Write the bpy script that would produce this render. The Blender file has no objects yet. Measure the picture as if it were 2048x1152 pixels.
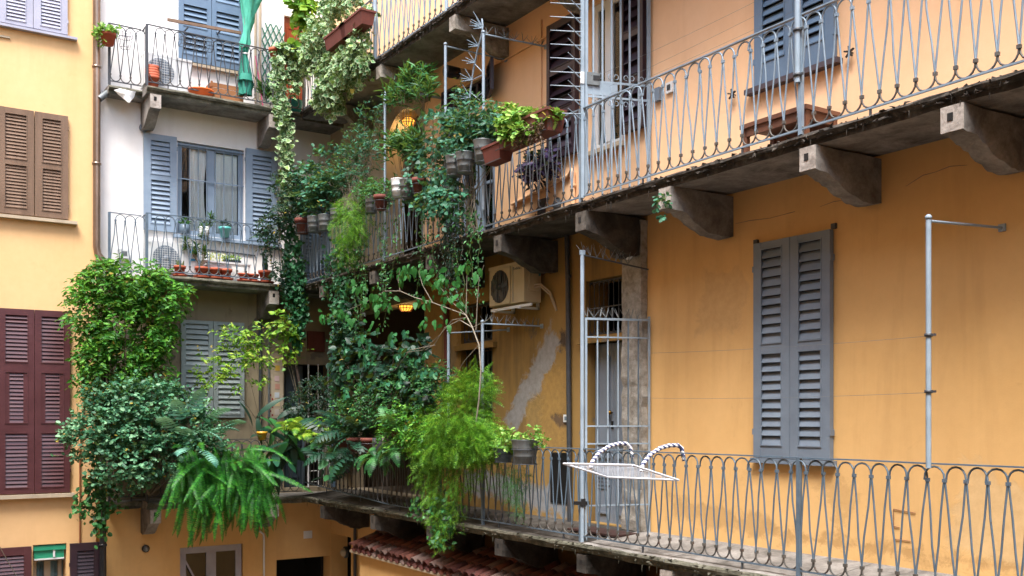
import bpy, math, random
import numpy as np
from mathutils import Vector, Matrix
random.seed(11); RNG = np.random.default_rng(11)
scene = bpy.context.scene
# ---------------------------------------------------------------- camera
YAW = math.radians(33.3)                      # east wall runs along +Y, back wall along +X
cam_d = bpy.data.cameras.new('camera'); cam = bpy.data.objects.new('camera', cam_d)
scene.collection.objects.link(cam); scene.camera = cam
cam.location = (0, 0, 0); cam.rotation_euler = (math.pi/2, 0, -YAW)
cam_d.lens = 35; cam_d.sensor_width = 36; cam_d.shift_y = 0.128; cam_d.clip_start = 0.05; cam_d.clip_end = 500
# ---------------------------------------------------------------- light
SUN_EL, SUN_AZ = math.radians(62), math.radians(224)   # azimuth clockwise from +Y (north)
w = bpy.data.worlds.new('World'); scene.world = w; w.use_nodes = True
wn = w.node_tree.nodes; wl = w.node_tree.links
bg = wn['Background']; sky = wn.new('ShaderNodeTexSky'); sky.sky_type = 'NISHITA'; sky.sun_disc = False
sky.sun_elevation = SUN_EL; sky.sun_rotation = SUN_AZ; sky.air_density = 1.3; sky.dust_density = 3.0
wl.new(sky.outputs[0], bg.inputs[0]); bg.inputs[1].default_value = 0.14
sun_d = bpy.data.lights.new('sun', 'SUN'); sun = bpy.data.objects.new('sun', sun_d); scene.collection.objects.link(sun)
sun_d.energy = 1.95; sun_d.angle = math.radians(24); sun_d.color = (1.0, 0.98, 0.94)
sdir = Vector((math.sin(SUN_AZ)*math.cos(SUN_EL), math.cos(SUN_AZ)*math.cos(SUN_EL), math.sin(SUN_EL)))
sun.rotation_euler = sdir.to_track_quat('Z', 'Y').to_euler(); sun.location = (-3, -3, 15)
vs = scene.view_settings; vs.view_transform = 'Standard'; vs.look = 'None'; vs.gamma = 1; vs.exposure = 2.02
scene.render.engine = 'CYCLES'
scene.cycles.max_bounces = 8; scene.cycles.diffuse_bounces = 4; scene.cycles.glossy_bounces = 3; scene.cycles.transparent_max_bounces = 16
scene.cycles.use_denoising = True
scene.cycles.sample_clamp_indirect = 6
# ---------------------------------------------------------------- places on the walls
FPX, CX, HY = 1991.0, 1024.0, 838.0
SN, CS = math.sin(YAW), math.cos(YAW)
XW, XR, YB, YR, YL = 7.65, 6.86, 18.05, 17.45, 17.93      # east wall, east rail, back wall, back rail, left building
def on_x(px, py, X=XW):
    a = (px-CX)/FPX; d = X/(SN+CS*a); return Vector((X, (CS-a*SN)*d, (HY-py)/FPX*d))
def on_y(px, py, Y=YB):
    a = (px-CX)/FPX; d = Y/(CS-a*SN); return Vector(((SN+CS*a)*d, Y, (HY-py)/FPX*d))
# ---------------------------------------------------------------- mesh helpers
class MB:
    def __init__(s): s.v = []; s.f = []; s.sm = []; s.mi = []; s.cur = 0
    def add(s, vs_, fs, smooth=False):
        o = len(s.v); s.v += [tuple(p) for p in vs_]
        for f in fs: s.f.append(tuple(i+o for i in f)); s.sm.append(smooth); s.mi.append(s.cur)
        return s
    def box(s, a, b, M=None):
        x0, y0, z0 = a; x1, y1, z1 = b
        vs_ = [(x0,y0,z0),(x1,y0,z0),(x1,y1,z0),(x0,y1,z0),(x0,y0,z1),(x1,y0,z1),(x1,y1,z1),(x0,y1,z1)]
        if M: vs_ = [M @ Vector(p) for p in vs_]
        return s.add(vs_, [(0,3,2,1),(4,5,6,7),(0,1,5,4),(1,2,6,5),(2,3,7,6),(3,0,4,7)])
    def cbox(s, c, d, M=None):
        return s.box([c[i]-d[i]/2 for i in range(3)], [c[i]+d[i]/2 for i in range(3)], M)
    def bar(s, p, q, wd, th, up=(0,0,1)):
        p = Vector(p); q = Vector(q); t = (q-p).normalized(); u = Vector(up)
        if abs(t.dot(u)) > .98: u = Vector((1,0,0))
        r = t.cross(u).normalized(); u = r.cross(t)
        R = Matrix((r, t, u)).transposed().to_4x4(); R.translation = p
        return s.box((-wd/2, 0, -th/2), (wd/2, (q-p).length, th/2), R)
    def tube(s, pts, r, n=6, cap=True, smooth=True):
        pts = [Vector(p) for p in pts]; m = len(pts)
        rs = list(r) if isinstance(r, (list, tuple)) else [r]*m
        t0 = (pts[1]-pts[0]).normalized(); ref = Vector((0,0,1)) if abs(t0.z) < .9 else Vector((1,0,0))
        u = t0.cross(ref).normalized(); vs_ = []
        for i in range(m):
            a = pts[max(i-1,0)]; b = pts[min(i+1,m-1)]; t = (b-a).normalized() if (b-a).length > 1e-9 else t0
            u = (u - t*u.dot(t)); u = u.normalized() if u.length > 1e-6 else t.orthogonal().normalized()
            v = t.cross(u)
            for k in range(n):
                an = 2*math.pi*k/n; vs_.append(pts[i] + (u*math.cos(an)+v*math.sin(an))*rs[i])
        fs = [(i*n+k, i*n+(k+1)%n, (i+1)*n+(k+1)%n, (i+1)*n+k) for i in range(m-1) for k in range(n)]
        s.add(vs_, fs, smooth)
        if cap: s.add([vs_[k] for k in range(n)], [tuple(range(n))[::-1]]); s.add(vs_[-n:], [tuple(range(n))])
        return s
    def lathe(s, prof, c=(0,0,0), n=20, smooth=True, M=None):
        vs_ = [Vector((c[0]+r*math.cos(2*math.pi*k/n), c[1]+r*math.sin(2*math.pi*k/n), c[2]+z)) for r, z in prof for k in range(n)]
        if M: vs_ = [M @ p for p in vs_]
        m = len(prof)
        return s.add(vs_, [(i*n+k, i*n+(k+1)%n, (i+1)*n+(k+1)%n, (i+1)*n+k) for i in range(m-1) for k in range(n)], smooth)
    def prism(s, poly, axis, a, b):
        """poly of 2-D points in the two other axes (in order), extruded along axis from a to b"""
        def mk(p, h):
            q = list(p); q.insert(axis, h); return tuple(q)
        n = len(poly); vs_ = [mk(p, a) for p in poly]+[mk(p, b) for p in poly]
        s.add(vs_, [(i, (i+1)%n, n+(i+1)%n, n+i) for i in range(n)]+[tuple(range(n))[::-1], tuple(range(n, 2*n))])
        return s
    def mesh(s, name, mats, fix=True):
        me = bpy.data.meshes.new(name); me.from_pydata(s.v, [], s.f)
        for m_ in (mats if isinstance(mats, (list, tuple)) else [mats]): me.materials.append(m_)
        me.polygons.foreach_set('use_smooth', s.sm)
        if any(s.mi): me.polygons.foreach_set('material_index', s.mi)
        if fix:
            import bmesh
            bm = bmesh.new(); bm.from_mesh(me); bmesh.ops.recalc_face_normals(bm, faces=bm.faces); bm.to_mesh(me); bm.free()
        return me
    def build(s, name, mats, parent=None, world=True, fix=True):
        """one mesh object; with world=True the vertices are world places and the parent chain is not rotated"""
        o = bpy.data.objects.new(name, s.mesh(name, mats, fix)); scene.collection.objects.link(o)
        if parent is not None:
            o.parent = parent
            if world:
                off = Vector(); p = parent
                while p is not None: off += p.location; p = p.parent
                o.data.transform(Matrix.Translation(-off))
        return o
def obj(name, me, parent=None, loc=(0,0,0), rot=(0,0,0), sc=None):
    o = bpy.data.objects.new(name, me); scene.collection.objects.link(o); o.parent = parent
    o.location = loc; o.rotation_euler = rot
    if sc: o.scale = sc
    return o
def tag(o, label=None, cat=None, group=None, kind=None):
    if label: o['label'] = label
    if cat: o['category'] = cat
    if group: o['group'] = group
    if kind: o['kind'] = kind
    return o
def thing(name, label, cat, loc=(0,0,0), rotz=0, group=None):
    return tag(obj(name, None, None, loc, (0,0,rotz)), label, cat, group)
def kids(o): return [c for c in bpy.data.objects if c.parent == o]
def dup(o, loc=None, rotz=None, label=None, parent=None):
    c = o.copy(); scene.collection.objects.link(c); c.parent = parent
    if loc is not None: c.location = loc
    if rotz is not None: c.rotation_euler = (0,0,rotz)
    if label: c['label'] = label
    for k in kids(o): dup(k, parent=c)
    return c
def rot(axis, deg): return Matrix.Rotation(math.radians(deg), 4, axis)
def lerp(a, b, t): return a+(b-a)*t
def noise1(n, amp=1.0): return [(random.random()*2-1)*amp for _ in range(n)]
# ---------------------------------------------------------------- materials
MATS = {}
def C(h):
    h = h.lstrip('#'); return tuple((lambda c: c/12.92 if c <= .04045 else ((c+.055)/1.055)**2.4)(int(h[i:i+2], 16)/255) for i in (0,2,4))+(1,)
class NT:
    def __init__(s, name):
        s.m = bpy.data.materials.new(name); s.m.use_nodes = True; s.t = s.m.node_tree; s.n = s.t.nodes
        s.b = s.n['Principled BSDF']; s.out = s.n['Material Output']; s.geo = None; MATS[name] = s.m
    def L(s, a, b): s.t.links.new(a, b)
    def pos(s, scale=(1,1,1)):
        if s.geo is None: s.geo = s.n.new('ShaderNodeNewGeometry')
        mp = s.n.new('ShaderNodeMapping'); mp.inputs['Scale'].default_value = scale; s.L(s.geo.outputs['Position'], mp.inputs[0]); return mp.outputs[0]
    def opos(s, scale=(1,1,1)):
        tc = s.n.new('ShaderNodeTexCoord'); mp = s.n.new('ShaderNodeMapping'); mp.inputs['Scale'].default_value = scale
        s.L(tc.outputs['Object'], mp.inputs[0]); return mp.outputs[0]
    def noise(s, vec, scale, detail=4, rough=.55, dist=0):
        x = s.n.new('ShaderNodeTexNoise'); s.L(vec, x.inputs['Vector']); x.inputs['Scale'].default_value = scale
        x.inputs['Detail'].default_value = detail; x.inputs['Roughness'].default_value = rough; x.inputs['Distortion'].default_value = dist; return x.outputs[0]
    def ramp(s, fac, stops):
        x = s.n.new('ShaderNodeValToRGB'); s.L(fac, x.inputs[0]); e = x.color_ramp.elements
        while len(e) < len(stops): e.new(.5)
        for i, (p, c) in enumerate(stops): e[i].position = p; e[i].color = c if len(c) == 4 else tuple(c)+(1,)
        return x.outputs[0]
    def rng(s, fac, a, b, c=0., d=1.):
        x = s.n.new('ShaderNodeMapRange'); s.L(fac, x.inputs[0])
        for i, v in enumerate((a, b, c, d)): x.inputs[i+1].default_value = v
        return x.outputs[0]
    def mix(s, fac, a, b, mode='MIX'):
        x = s.n.new('ShaderNodeMix'); x.data_type = 'RGBA'; x.blend_type = mode
        for sock, v in ((x.inputs[0], fac), (x.inputs[6], a), (x.inputs[7], b)):
            if hasattr(v, 'links'): s.L(v, sock)
            else: sock.default_value = v
        return x.outputs[2]
    def math(s, op, a, b=0.):
        x = s.n.new('ShaderNodeMath'); x.operation = op
        for i, v in enumerate((a, b)):
            if hasattr(v, 'links'): s.L(v, x.inputs[i])
            else: x.inputs[i].default_value = v
        return x.outputs[0]
    def bump(s, h, strength=.3, dist=.01):
        x = s.n.new('ShaderNodeBump'); s.L(h, x.inputs['Height']); x.inputs['Strength'].default_value = strength; x.inputs['Distance'].default_value = dist
        s.L(x.outputs[0], s.b.inputs['Normal'])
    def done(s, col, rough=.8, metal=0., spec=.5):
        if hasattr(col, 'links'): s.L(col, s.b.inputs['Base Color'])
        else: s.b.inputs['Base Color'].default_value = col
        if hasattr(rough, 'links'): s.L(rough, s.b.inputs['Roughness'])
        else: s.b.inputs['Roughness'].default_value = rough
        s.b.inputs['Metallic'].default_value = metal; s.b.inputs['Specular IOR Level'].default_value = spec
        return s.m
def plaster(name, c1, c2, stain, stain_amt=.35, patch=None, patch_lvl=.62, bump=.25, scar=None):
    m = NT(name); p = m.pos()
    big = m.noise(p, .55, 5, .6); col = m.mix(m.rng(big, .35, .65), C(c1), C(c2))
    fine = m.noise(p, 9, 6, .65); col = m.mix(m.rng(fine, .3, .8, 0, .16), col, C(stain))
    st = m.noise(m.pos((2.6, 2.6, .28)), 1.3, 6, .62, .3)
    col = m.mix(m.rng(st, .52, .78, 0, stain_amt), col, C(stain))
    sp = m.noise(p, 3.1, 7, .7, .6); col = m.mix(m.rng(sp, .63, .74, 0, stain_amt*.8), col, C(stain))
    if patch:
        pn = m.noise(p, 1.15, 7, .62, .5); k = m.rng(pn, patch_lvl, patch_lvl+.03)
        col = m.mix(k, col, C(patch))
        hgt = m.math('SUBTRACT', m.math('MULTIPLY', fine, .5), k)
    else: hgt = m.math('ADD', m.math('MULTIPLY', m.noise(p, 60, 3, .6), .5), m.math('MULTIPLY', m.noise(p, 2.2, 4, .5), 2.0))
    for (A, B_, hw_, c_) in (scar or []):        # old repairs that follow a line on the wall (y, z)
        sx = m.n.new('ShaderNodeSeparateXYZ'); m.L(m.pos(), sx.inputs[0]); L_ = math.hypot(B_[0]-A[0], B_[1]-A[1]); dy, dz = (B_[0]-A[0])/L_, (B_[1]-A[1])/L_
        y_, z_ = m.math('SUBTRACT', sx.outputs[1], A[0]), m.math('SUBTRACT', sx.outputs[2], A[1])
        al = m.math('ADD', m.math('MULTIPLY', y_, dy), m.math('MULTIPLY', z_, dz)); pe = m.math('ABSOLUTE', m.math('SUBTRACT', m.math('MULTIPLY', y_, dz), m.math('MULTIPLY', z_, dy)))
        over = m.math('MAXIMUM', m.math('SUBTRACT', al, L_), m.math('SUBTRACT', 0., al)); dd = m.math('MAXIMUM', m.math('SUBTRACT', pe, hw_), over)
        nz = m.rng(m.noise(p, 4.5, 8, .7, .4), .25, .75, -.15, .15); k = m.rng(m.math('ADD', dd, nz), -.03, .05, 1., 0.)
        cc = m.mix(m.rng(m.noise(p, 12, 6, .7), .3, .7), C(c_), C(stain)); cc = m.mix(.6, cc, C(c_)); col = m.mix(k, col, cc); hgt = m.math('SUBTRACT', hgt, m.math('MULTIPLY', k, .9))
    m.bump(hgt, bump, .008); return m.done(col, .9, 0, .3)
def stone(name, c1, c2, c3, scale=3.):
    m = NT(name); p = m.pos()
    n1 = m.noise(p, scale, 8, .68, .4); col = m.ramp(n1, [(.3, C(c3)), (.5, C(c1)), (.68, C(c2))])
    n2 = m.noise(p, 35, 5, .7); col = m.mix(m.rng(n2, .35, .75, 0, .45), col, C(c3))
    m.bump(m.math('ADD', n1, m.math('MULTIPLY', n2, .35)), .6, .02); return m.done(col, .92, 0, .25)
def paint(name, c1, c2, rough=.5, rust=None, rust_lvl=.64, scale=5., metal=0., grain=None):
    m = NT(name); p = m.pos() if not grain else m.pos(grain)
    n1 = m.noise(p, scale, 6, .65); col = m.mix(m.rng(n1, .3, .7), C(c1), C(c2))
    if rust:
        n2 = m.noise(m.pos(), scale*2.3, 8, .7, .3); col = m.mix(m.rng(n2, rust_lvl, rust_lvl+.06), col, C(rust))
    m.bump(m.noise(p, scale*9, 4, .6), .18, .003); return m.done(col, rough, metal)
def leafmat(name, cols, trans=.25, edge=None, rough=.42):
    m = NT(name)
    if m.geo is None: m.geo = m.n.new('ShaderNodeNewGeometry')
    r = m.geo.outputs['Random Per Island']
    col = m.ramp(r, [(i/(max(1, len(cols)-1))*.98+.01, C(c)) for i, c in enumerate(cols)])
    big = m.noise(m.pos(), 1.7, 3, .5); col = m.mix(m.rng(big, .35, .7, 0, .35), col, C(cols[0]))
    if edge:
        at = m.n.new('ShaderNodeAttribute'); at.attribute_name = 'rim'
        fine = m.noise(m.pos(), 60, 3, .6)
        e = m.math('ADD', at.outputs['Fac'], m.rng(fine, .3, .7, -.35, .35))
        col = m.mix(m.rng(e, .62, .82), col, C(edge))
    m.done(col, rough+.08, 0, .3)
    tr = m.n.new('ShaderNodeBsdfTranslucent'); tc = m.mix(.35, col, C('#b8d24a')); m.L(tc, tr.inputs[0])
    mx = m.n.new('ShaderNodeMixShader'); mx.inputs[0].default_value = trans
    m.L(m.b.outputs[0], mx.inputs[1]); m.L(tr.outputs[0], mx.inputs[2]); m.L(mx.outputs[0], m.out.inputs[0]); return m.m
def glass(name, tint='#7d8b90', t=.55):
    m = NT(name); g = m.n.new('ShaderNodeBsdfGlossy'); g.inputs['Roughness'].default_value = .03
    tr = m.n.new('ShaderNodeBsdfTransparent'); tr.inputs[0].default_value = C(tint)
    fr = m.n.new('ShaderNodeFresnel'); fr.inputs[0].default_value = 1.42
    mx = m.n.new('ShaderNodeMixShader'); m.L(m.math('ADD', fr.outputs[0], .01), mx.inputs[0]); m.L(tr.outputs[0], mx.inputs[1]); m.L(g.outputs[0], mx.inputs[2])
    m.L(mx.outputs[0], m.out.inputs[0]); return m.m
M_orange = plaster('orange_plaster', '#d0a66b', '#d7ae75', '#a98452', .36, scar=[((4.2,-.9),(4.9,-.75),.35,'#d2b07f'), ((7.3,1.2),(7.9,1.3),.3,'#cca670'), ((3.2,1.0),(3.5,.2),.22,'#caa36c'), ((8.4,-1.0),(6.9,-1.1),.1,'#bd9763'), ((6.0,-.62),(6.2,-.8),.2,'#c8a16b'), ((2.5,-1.2),(7,-1.15),.04,'#b8925f')])
M_peach = plaster('peach_plaster', '#e6ba90', '#ebc29b', '#c99a72', .25)
M_yellow = plaster('yellow_plaster', '#dbb381', '#dfba8a', '#b58d5c', .25)
yz = lambda px, py: tuple(on_x(px, py))[1:]
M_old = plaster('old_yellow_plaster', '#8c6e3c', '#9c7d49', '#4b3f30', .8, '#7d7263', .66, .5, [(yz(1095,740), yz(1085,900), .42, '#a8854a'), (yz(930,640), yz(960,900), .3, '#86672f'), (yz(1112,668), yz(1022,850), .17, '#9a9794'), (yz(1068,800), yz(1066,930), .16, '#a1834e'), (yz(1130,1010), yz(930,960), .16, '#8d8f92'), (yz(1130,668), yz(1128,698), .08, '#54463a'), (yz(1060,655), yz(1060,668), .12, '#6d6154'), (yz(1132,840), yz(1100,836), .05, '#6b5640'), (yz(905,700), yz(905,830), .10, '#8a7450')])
M_white = plaster('white_plaster', '#e6e4e2', '#e9e7e6', '#c3bab6', .25)
M_beige = plaster('beige_plaster', '#b8aa94', '#a89a86', '#77695c', .5, '#8a7f72', .66, .4)
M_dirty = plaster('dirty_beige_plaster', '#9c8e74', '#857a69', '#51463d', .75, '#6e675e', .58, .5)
M_grey_pl = plaster('grey_render', '#b0aca5', '#9b968e', '#6a645c', .7, None, 0, .4)
M_stone = stone('balcony_stone', '#7d7975', '#989490', '#4a4743')
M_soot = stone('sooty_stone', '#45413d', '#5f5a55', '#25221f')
M_stone_l = stone('pale_corbel_stone', '#8d877d', '#b1aba2', '#4c463f', 6)
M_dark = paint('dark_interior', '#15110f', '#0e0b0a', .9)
M_rail = paint('grey_rail_paint', '#566878', '#475663', .45, '#4f3c30', .62, 9)
M_rail_l = paint('pale_rail_paint', '#7a8c9c', '#657686', .45, '#5f4a3c', .64, 9)
M_rail_d = paint('dark_rail_iron', '#3d4148', '#2f3236', .5, '#4a352a', .62, 9)
M_pole = paint('pale_grey_pole_paint', '#8d9dac', '#7b8b99', .4, '#6b4f3c', .72, 6)
M_blue = paint('blue_grey_shutter_paint', '#8495a8', '#75879b', .5, None, 0, 4)
M_blue_d = paint('deep_blue_grey_shutter_paint', '#61788f', '#546a82', .5, None, 0, 4)
M_grey_sh = paint('grey_shutter_paint', '#707d8b', '#64707e', .55, None, 0, 4)
M_pale_sh = paint('pale_grey_green_shutter_paint', '#8f9a9c', '#7b8688', .6, '#5f6160', .66, 7)
M_violet = paint('lilac_grey_shutter_paint', '#a2a3b3', '#9192a3', .5, None, 0, 4)
M_plum = paint('plum_brown_shutter_paint', '#48282c', '#563337', .34, None, 0, 4)
M_plum_d = paint('dark_plum_shutter_paint', '#2a1c26', '#33232e', .4, None, 0, 4)
M_wood = paint('weathered_brown_wood', '#614b3a', '#7a6250', .75, '#97897a', .66, 6, 0, (1, 1, .15))
M_wood_r = paint('red_brown_varnished_wood', '#6f2c14', '#8a3d1c', .35, None, 0, 5, 0, (1, 1, .2))
M_wood_o = paint('crate_wood', '#8a5a34', '#a06c42', .7, None, 0, 8, 0, (.2, 1, 1))
M_wood_b = paint('brown_bench_wood', '#5d3a2a', '#734a36', .6, None, 0, 6)
M_terra = paint('terracotta', '#96472e', '#a65338', .8, '#86655a', .66, 8)
M_terra_d = paint('dark_terracotta', '#56281f', '#673227', .8, '#4a3a34', .64, 9)
M_zinc = paint('galvanised_zinc', '#64696b', '#7c8284', .5, '#54483f', .6, 12, .55)
M_white_pl = paint('white_enamel', '#d8dadb', '#cfd2d4', .35)
M_cream_pl = paint('cream_enamel', '#b9a888', '#a89878', .45, None, 0, 3)
M_copper = paint('brown_copper_pipe', '#7d6a5c', '#998577', .3, None, 0, 2, .7)
M_black_p = paint('black_pipe_paint', '#1f2226', '#2b2f34', .35)
M_glass = glass('window_glass', '#fafcfc')
M_black = paint('black_rubber', '#121214', '#1a1a1c', .5)
M_floor = stone('gallery_floor_stone', '#8e8c88', '#a3a19c', '#63605a', 4)
M_soil = paint('potting_soil', '#2a1d14', '#1b130d', .95, None, 0, 30)
M_stem = paint('plant_stem_bark', '#5b5140', '#6f6552', .8, None, 0, 20)
M_stem_g = paint('green_plant_stem', '#4a5a30', '#5a6a3c', .7, None, 0, 20)
M_vine = paint('grey_dead_vine', '#6d665a', '#857e70', .85, None, 0, 20)
# ================================================================ setting
g = MB().add([(-60,-60,-5.4),(60,-60,-5.4),(60,60,-5.4),(-60,60,-5.4)], [(0,1,2,3)])
tag(g.build('ground', stone('courtyard_paving', '#6f6b64', '#837e76', '#4c4842', 1.5)), kind='structure')
def wall_mb(u0, u1, z0, z1, holes, fn, depth=.35):
    """front faces of a wall as a grid round the holes (u0,u1,z0,z1), with reveals; fn(u, z, k) gives the world place k metres into the wall"""
    mb = MB(); us = sorted({u0, u1, *[h[0] for h in holes], *[h[1] for h in holes]}); zs = sorted({z0, z1, *[h[2] for h in holes], *[h[3] for h in holes]})
    us = [u for u in us if u0 <= u <= u1]; zs = [z for z in zs if z0 <= z <= z1]
    for i in range(len(us)-1):
        for j in range(len(zs)-1):
            cu, cz = (us[i]+us[i+1])/2, (zs[j]+zs[j+1])/2
            if any(h[0] < cu < h[1] and h[2] < cz < h[3] for h in holes): continue
            q = [(us[i],zs[j]),(us[i+1],zs[j]),(us[i+1],zs[j+1]),(us[i],zs[j+1])]
            mb.add([fn(u, z, 0) for u, z in q], [(0,1,2,3)]); mb.add([fn(u, z, depth) for u, z in q], [(3,2,1,0)])
    for h in holes+[(u0, u1, z0, z1)]:
        c = [(h[0],h[2]),(h[1],h[2]),(h[1],h[3]),(h[0],h[3])]
        for k in range(4):
            a, b = c[k], c[(k+1)%4]
            mb.add([fn(*a, 0), fn(*b, 0), fn(*b, depth), fn(*a, depth)], [(0,1,2,3)])
    return mb
east = lambda u, z, k: (XW+k, u, z)
back = lambda u, z, k: (u, YB+k, z)
left = lambda u, z, k: (u, YL+k, z)
# courtyard walls that stand behind and beside the camera
tag(MB().box((-4.4,-5,-5.4), (-4,17.92,12.0)).build('west_courtyard_wall', M_yellow), kind='structure')
tag(MB().box((-4.4,-5.4,-5.4), (12,-5,8.0)).build('south_courtyard_wall', M_yellow), kind='structure')
M_soot_shade = plaster('sooty_shaded_ochre_plaster', '#6b4f2a', '#57401f', '#241b12', .85)  # soot and the shade under the lower gallery, both in the colour
# ---------------------------------------------------------------- east building
EB = thing('gallery_building', 'orange plastered house with stone galleries along its whole right hand side of the courtyard', 'building', (XW, 8, -5.4))
Y850 = on_x(850, 0).y; Y1295 = on_x(1295, 0).y
ZF1, ZF2, ZF3 = -1.29, 2.46, 5.64            # floors at the wall
def rectE(pl, pr, yt, yb, at='r'):           # hole on the east wall from pixel columns and the rows at one of them
    a, b = on_x(pl, yt), on_x(pr, yt); q = on_x(pr if at == 'r' else pl, yb); t = on_x(pr if at == 'r' else pl, yt)
    return (b.y, a.y, q.z, t.z)
H_door_mid = (on_x(1246,0).y, on_x(1183,0).y, on_x(1246,285).z, 5.15)
H_win_mid = (on_x(983,0).y, on_x(916,0).y, 4.66, 5.02)
H_blue_mid = (on_x(990,0).y, on_x(921,0).y, ZF2, on_x(990,215).z)
H_stair_mid = (Y850+.1, on_x(772,0).y, ZF2, 5.2)
H_door_low = (on_x(1250,0).y, on_x(1172,0).y, ZF1, on_x(1250,680).z)
H_trans_low = (on_x(1250,0).y, on_x(1172,0).y, on_x(1250,664).z, on_x(1250,548).z)
H_win_low = (on_x(985,0).y, on_x(922,0).y, on_x(985,890).z, on_x(985,695).z)
H_trs_low = (on_x(985,0).y, on_x(922,0).y, on_x(985,680).z, on_x(985,600).z)
H_stair_low = (Y850+.02, 17.3, ZF1, 1.95)
wall_mb(-5, 18.4, 5.55, 9.6, [], east).build('wall', M_peach, EB)
wall_mb(-5, Y850, 2.4, 5.55, [H_door_mid, H_win_mid, H_blue_mid], east).build('wall', M_peach, EB)
wall_mb(Y850, 18.05, 2.4, 5.55, [H_stair_mid], east).build('wall', M_beige, EB)
wall_mb(-5, Y1295, -1.4, 2.4, [], east).build('wall', M_orange, EB)
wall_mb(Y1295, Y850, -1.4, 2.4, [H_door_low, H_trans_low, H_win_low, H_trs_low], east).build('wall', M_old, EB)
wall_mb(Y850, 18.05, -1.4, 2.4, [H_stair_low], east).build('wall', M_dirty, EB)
wall_mb(-5, 15.45, -5.4, -1.4, [], east).build('wall', M_soot_shade, EB)
wall_mb(15.45, 18.05, -5.4, -1.4, [(on_x(702,0).y, 18.04, -5.4, on_x(690,1072).z)], east).build('wall', M_orange, EB)
# arch infill over the stair door of the middle gallery and the stair hall behind both openings
hy0, hy1, _, hz = H_stair_mid; m = MB(); cyy = (hy0+hy1)/2; rr = (hy1-hy0)/2
for s_ in (-1, 1):
    arc = [(cyy+s_*rr*math.cos(t), hz-.62+.62*math.sin(t)) for t in np.linspace(0, math.pi/2, 9)]
    m.prism([(cyy+s_*rr, hz+.002)]+arc, 0, XW+.002, XW+.34)
m.build('arch_spandrel', M_beige, EB)
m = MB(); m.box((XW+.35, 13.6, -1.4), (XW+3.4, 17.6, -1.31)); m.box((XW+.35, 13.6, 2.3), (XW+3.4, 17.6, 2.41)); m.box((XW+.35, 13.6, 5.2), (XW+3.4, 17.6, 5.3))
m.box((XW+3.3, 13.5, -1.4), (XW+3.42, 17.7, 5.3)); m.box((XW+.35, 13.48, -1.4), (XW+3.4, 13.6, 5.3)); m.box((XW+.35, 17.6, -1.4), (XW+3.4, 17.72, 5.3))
m.build('stair_hall', plaster('shaded_stair_plaster', '#4f463c', '#453c34', '#2a241f', .5), EB)  # shade of the unlit hall is put into the dark plaster colour
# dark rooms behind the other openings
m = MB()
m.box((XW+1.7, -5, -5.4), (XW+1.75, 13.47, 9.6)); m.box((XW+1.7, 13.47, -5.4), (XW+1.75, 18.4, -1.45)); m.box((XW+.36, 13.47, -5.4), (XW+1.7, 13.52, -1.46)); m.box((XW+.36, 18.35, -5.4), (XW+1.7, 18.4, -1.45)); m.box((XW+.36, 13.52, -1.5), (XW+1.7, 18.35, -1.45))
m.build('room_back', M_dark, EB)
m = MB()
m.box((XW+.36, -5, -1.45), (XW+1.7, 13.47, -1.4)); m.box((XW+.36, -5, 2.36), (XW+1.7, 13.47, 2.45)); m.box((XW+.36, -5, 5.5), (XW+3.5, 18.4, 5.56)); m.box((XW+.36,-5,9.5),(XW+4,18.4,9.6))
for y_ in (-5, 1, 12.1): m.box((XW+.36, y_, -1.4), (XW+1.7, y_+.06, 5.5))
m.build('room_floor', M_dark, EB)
# slabs: one stone between each pair of corbels, joints open by a few millimetres
CY_mid = [-3.2, -1.4, .3, 1.6, 2.95, 4.37, 5.71, 7.51, 8.90, 10.63, 12.45, 14.31, 16.36]
CY_up = [-3.2, -1.4, .3, 1.6, 2.95, 4.37, 5.71, 7.51, 9.98, 11.8, 14.10, 16.2]
SX = 6.78
M_crust = stone('black_crusted_edge', '#3d3833', '#5f5a53', '#211e1b', 7); M_crust2 = stone('mossy_grey_edge', '#5b594d', '#7b786c', '#2d2f26', 6)
def slab_profile(X0, zt, zt_wall, th):
    return [(X0+.01, zt), (X0-.022, zt-.012), (X0-.03, zt-.032), (X0-.012, zt-.055), (X0+.02, zt-.062), (X0+.03, zt-th), (XW, zt_wall-th+.01), (XW, zt_wall)]
def rough(me, amp, seed):
    rg = np.random.default_rng(seed)
    n = len(me.vertices); co = np.empty(n*3); me.vertices.foreach_get('co', co); co += rg.normal(0, amp, n*3); me.vertices.foreach_set('co', co)
def sweep(prof, axis, a, b, step=.18, jag=.004, mat=None):
    """a profile carried along an axis in steps, its edge worn unevenly"""
    n = max(2, int((b-a)/step)); mb = MB(); k = len(prof); vs_ = []
    for i in range(n+1):
        t = a+(b-a)*i/n
        for j, p in enumerate(prof):
            q = [p[0]+(random.gauss(0, jag) if j < 6 else 0), p[1]+(random.gauss(0, jag) if j < 6 else 0)]; q.insert(axis, t); vs_.append(tuple(q))
    fs = [(i*k+j, i*k+(j+1)%k, (i+1)*k+(j+1)%k, (i+1)*k+j) for i in range(n) for j in range(k)]
    fs += [tuple(range(k))[::-1], tuple(range(n*k, n*k+k))]
    o_ = len(mb.f); mb.add(vs_, fs)
    for q in range(o_, len(mb.f)):
        if (q-o_) < n*k and (q-o_)%k < 5: mb.mi[q] = 1
    return mb
def slabs_east(zt, zw, cys, y1, dz_far=None):
    ys = [-5]+[c for c in cys]+[y1]
    for i in range(len(ys)-1):
        if ys[i+1]-ys[i] < .1: continue
        sweep(slab_profile(SX, zt, zw, .11), 1, ys[i]+.003, ys[i+1]-.003).build('gallery_slab', [M_soot if (ys[i] > 8 and zt < 5) else M_stone, M_crust if zt > 0 else M_crust2], EB)
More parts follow.
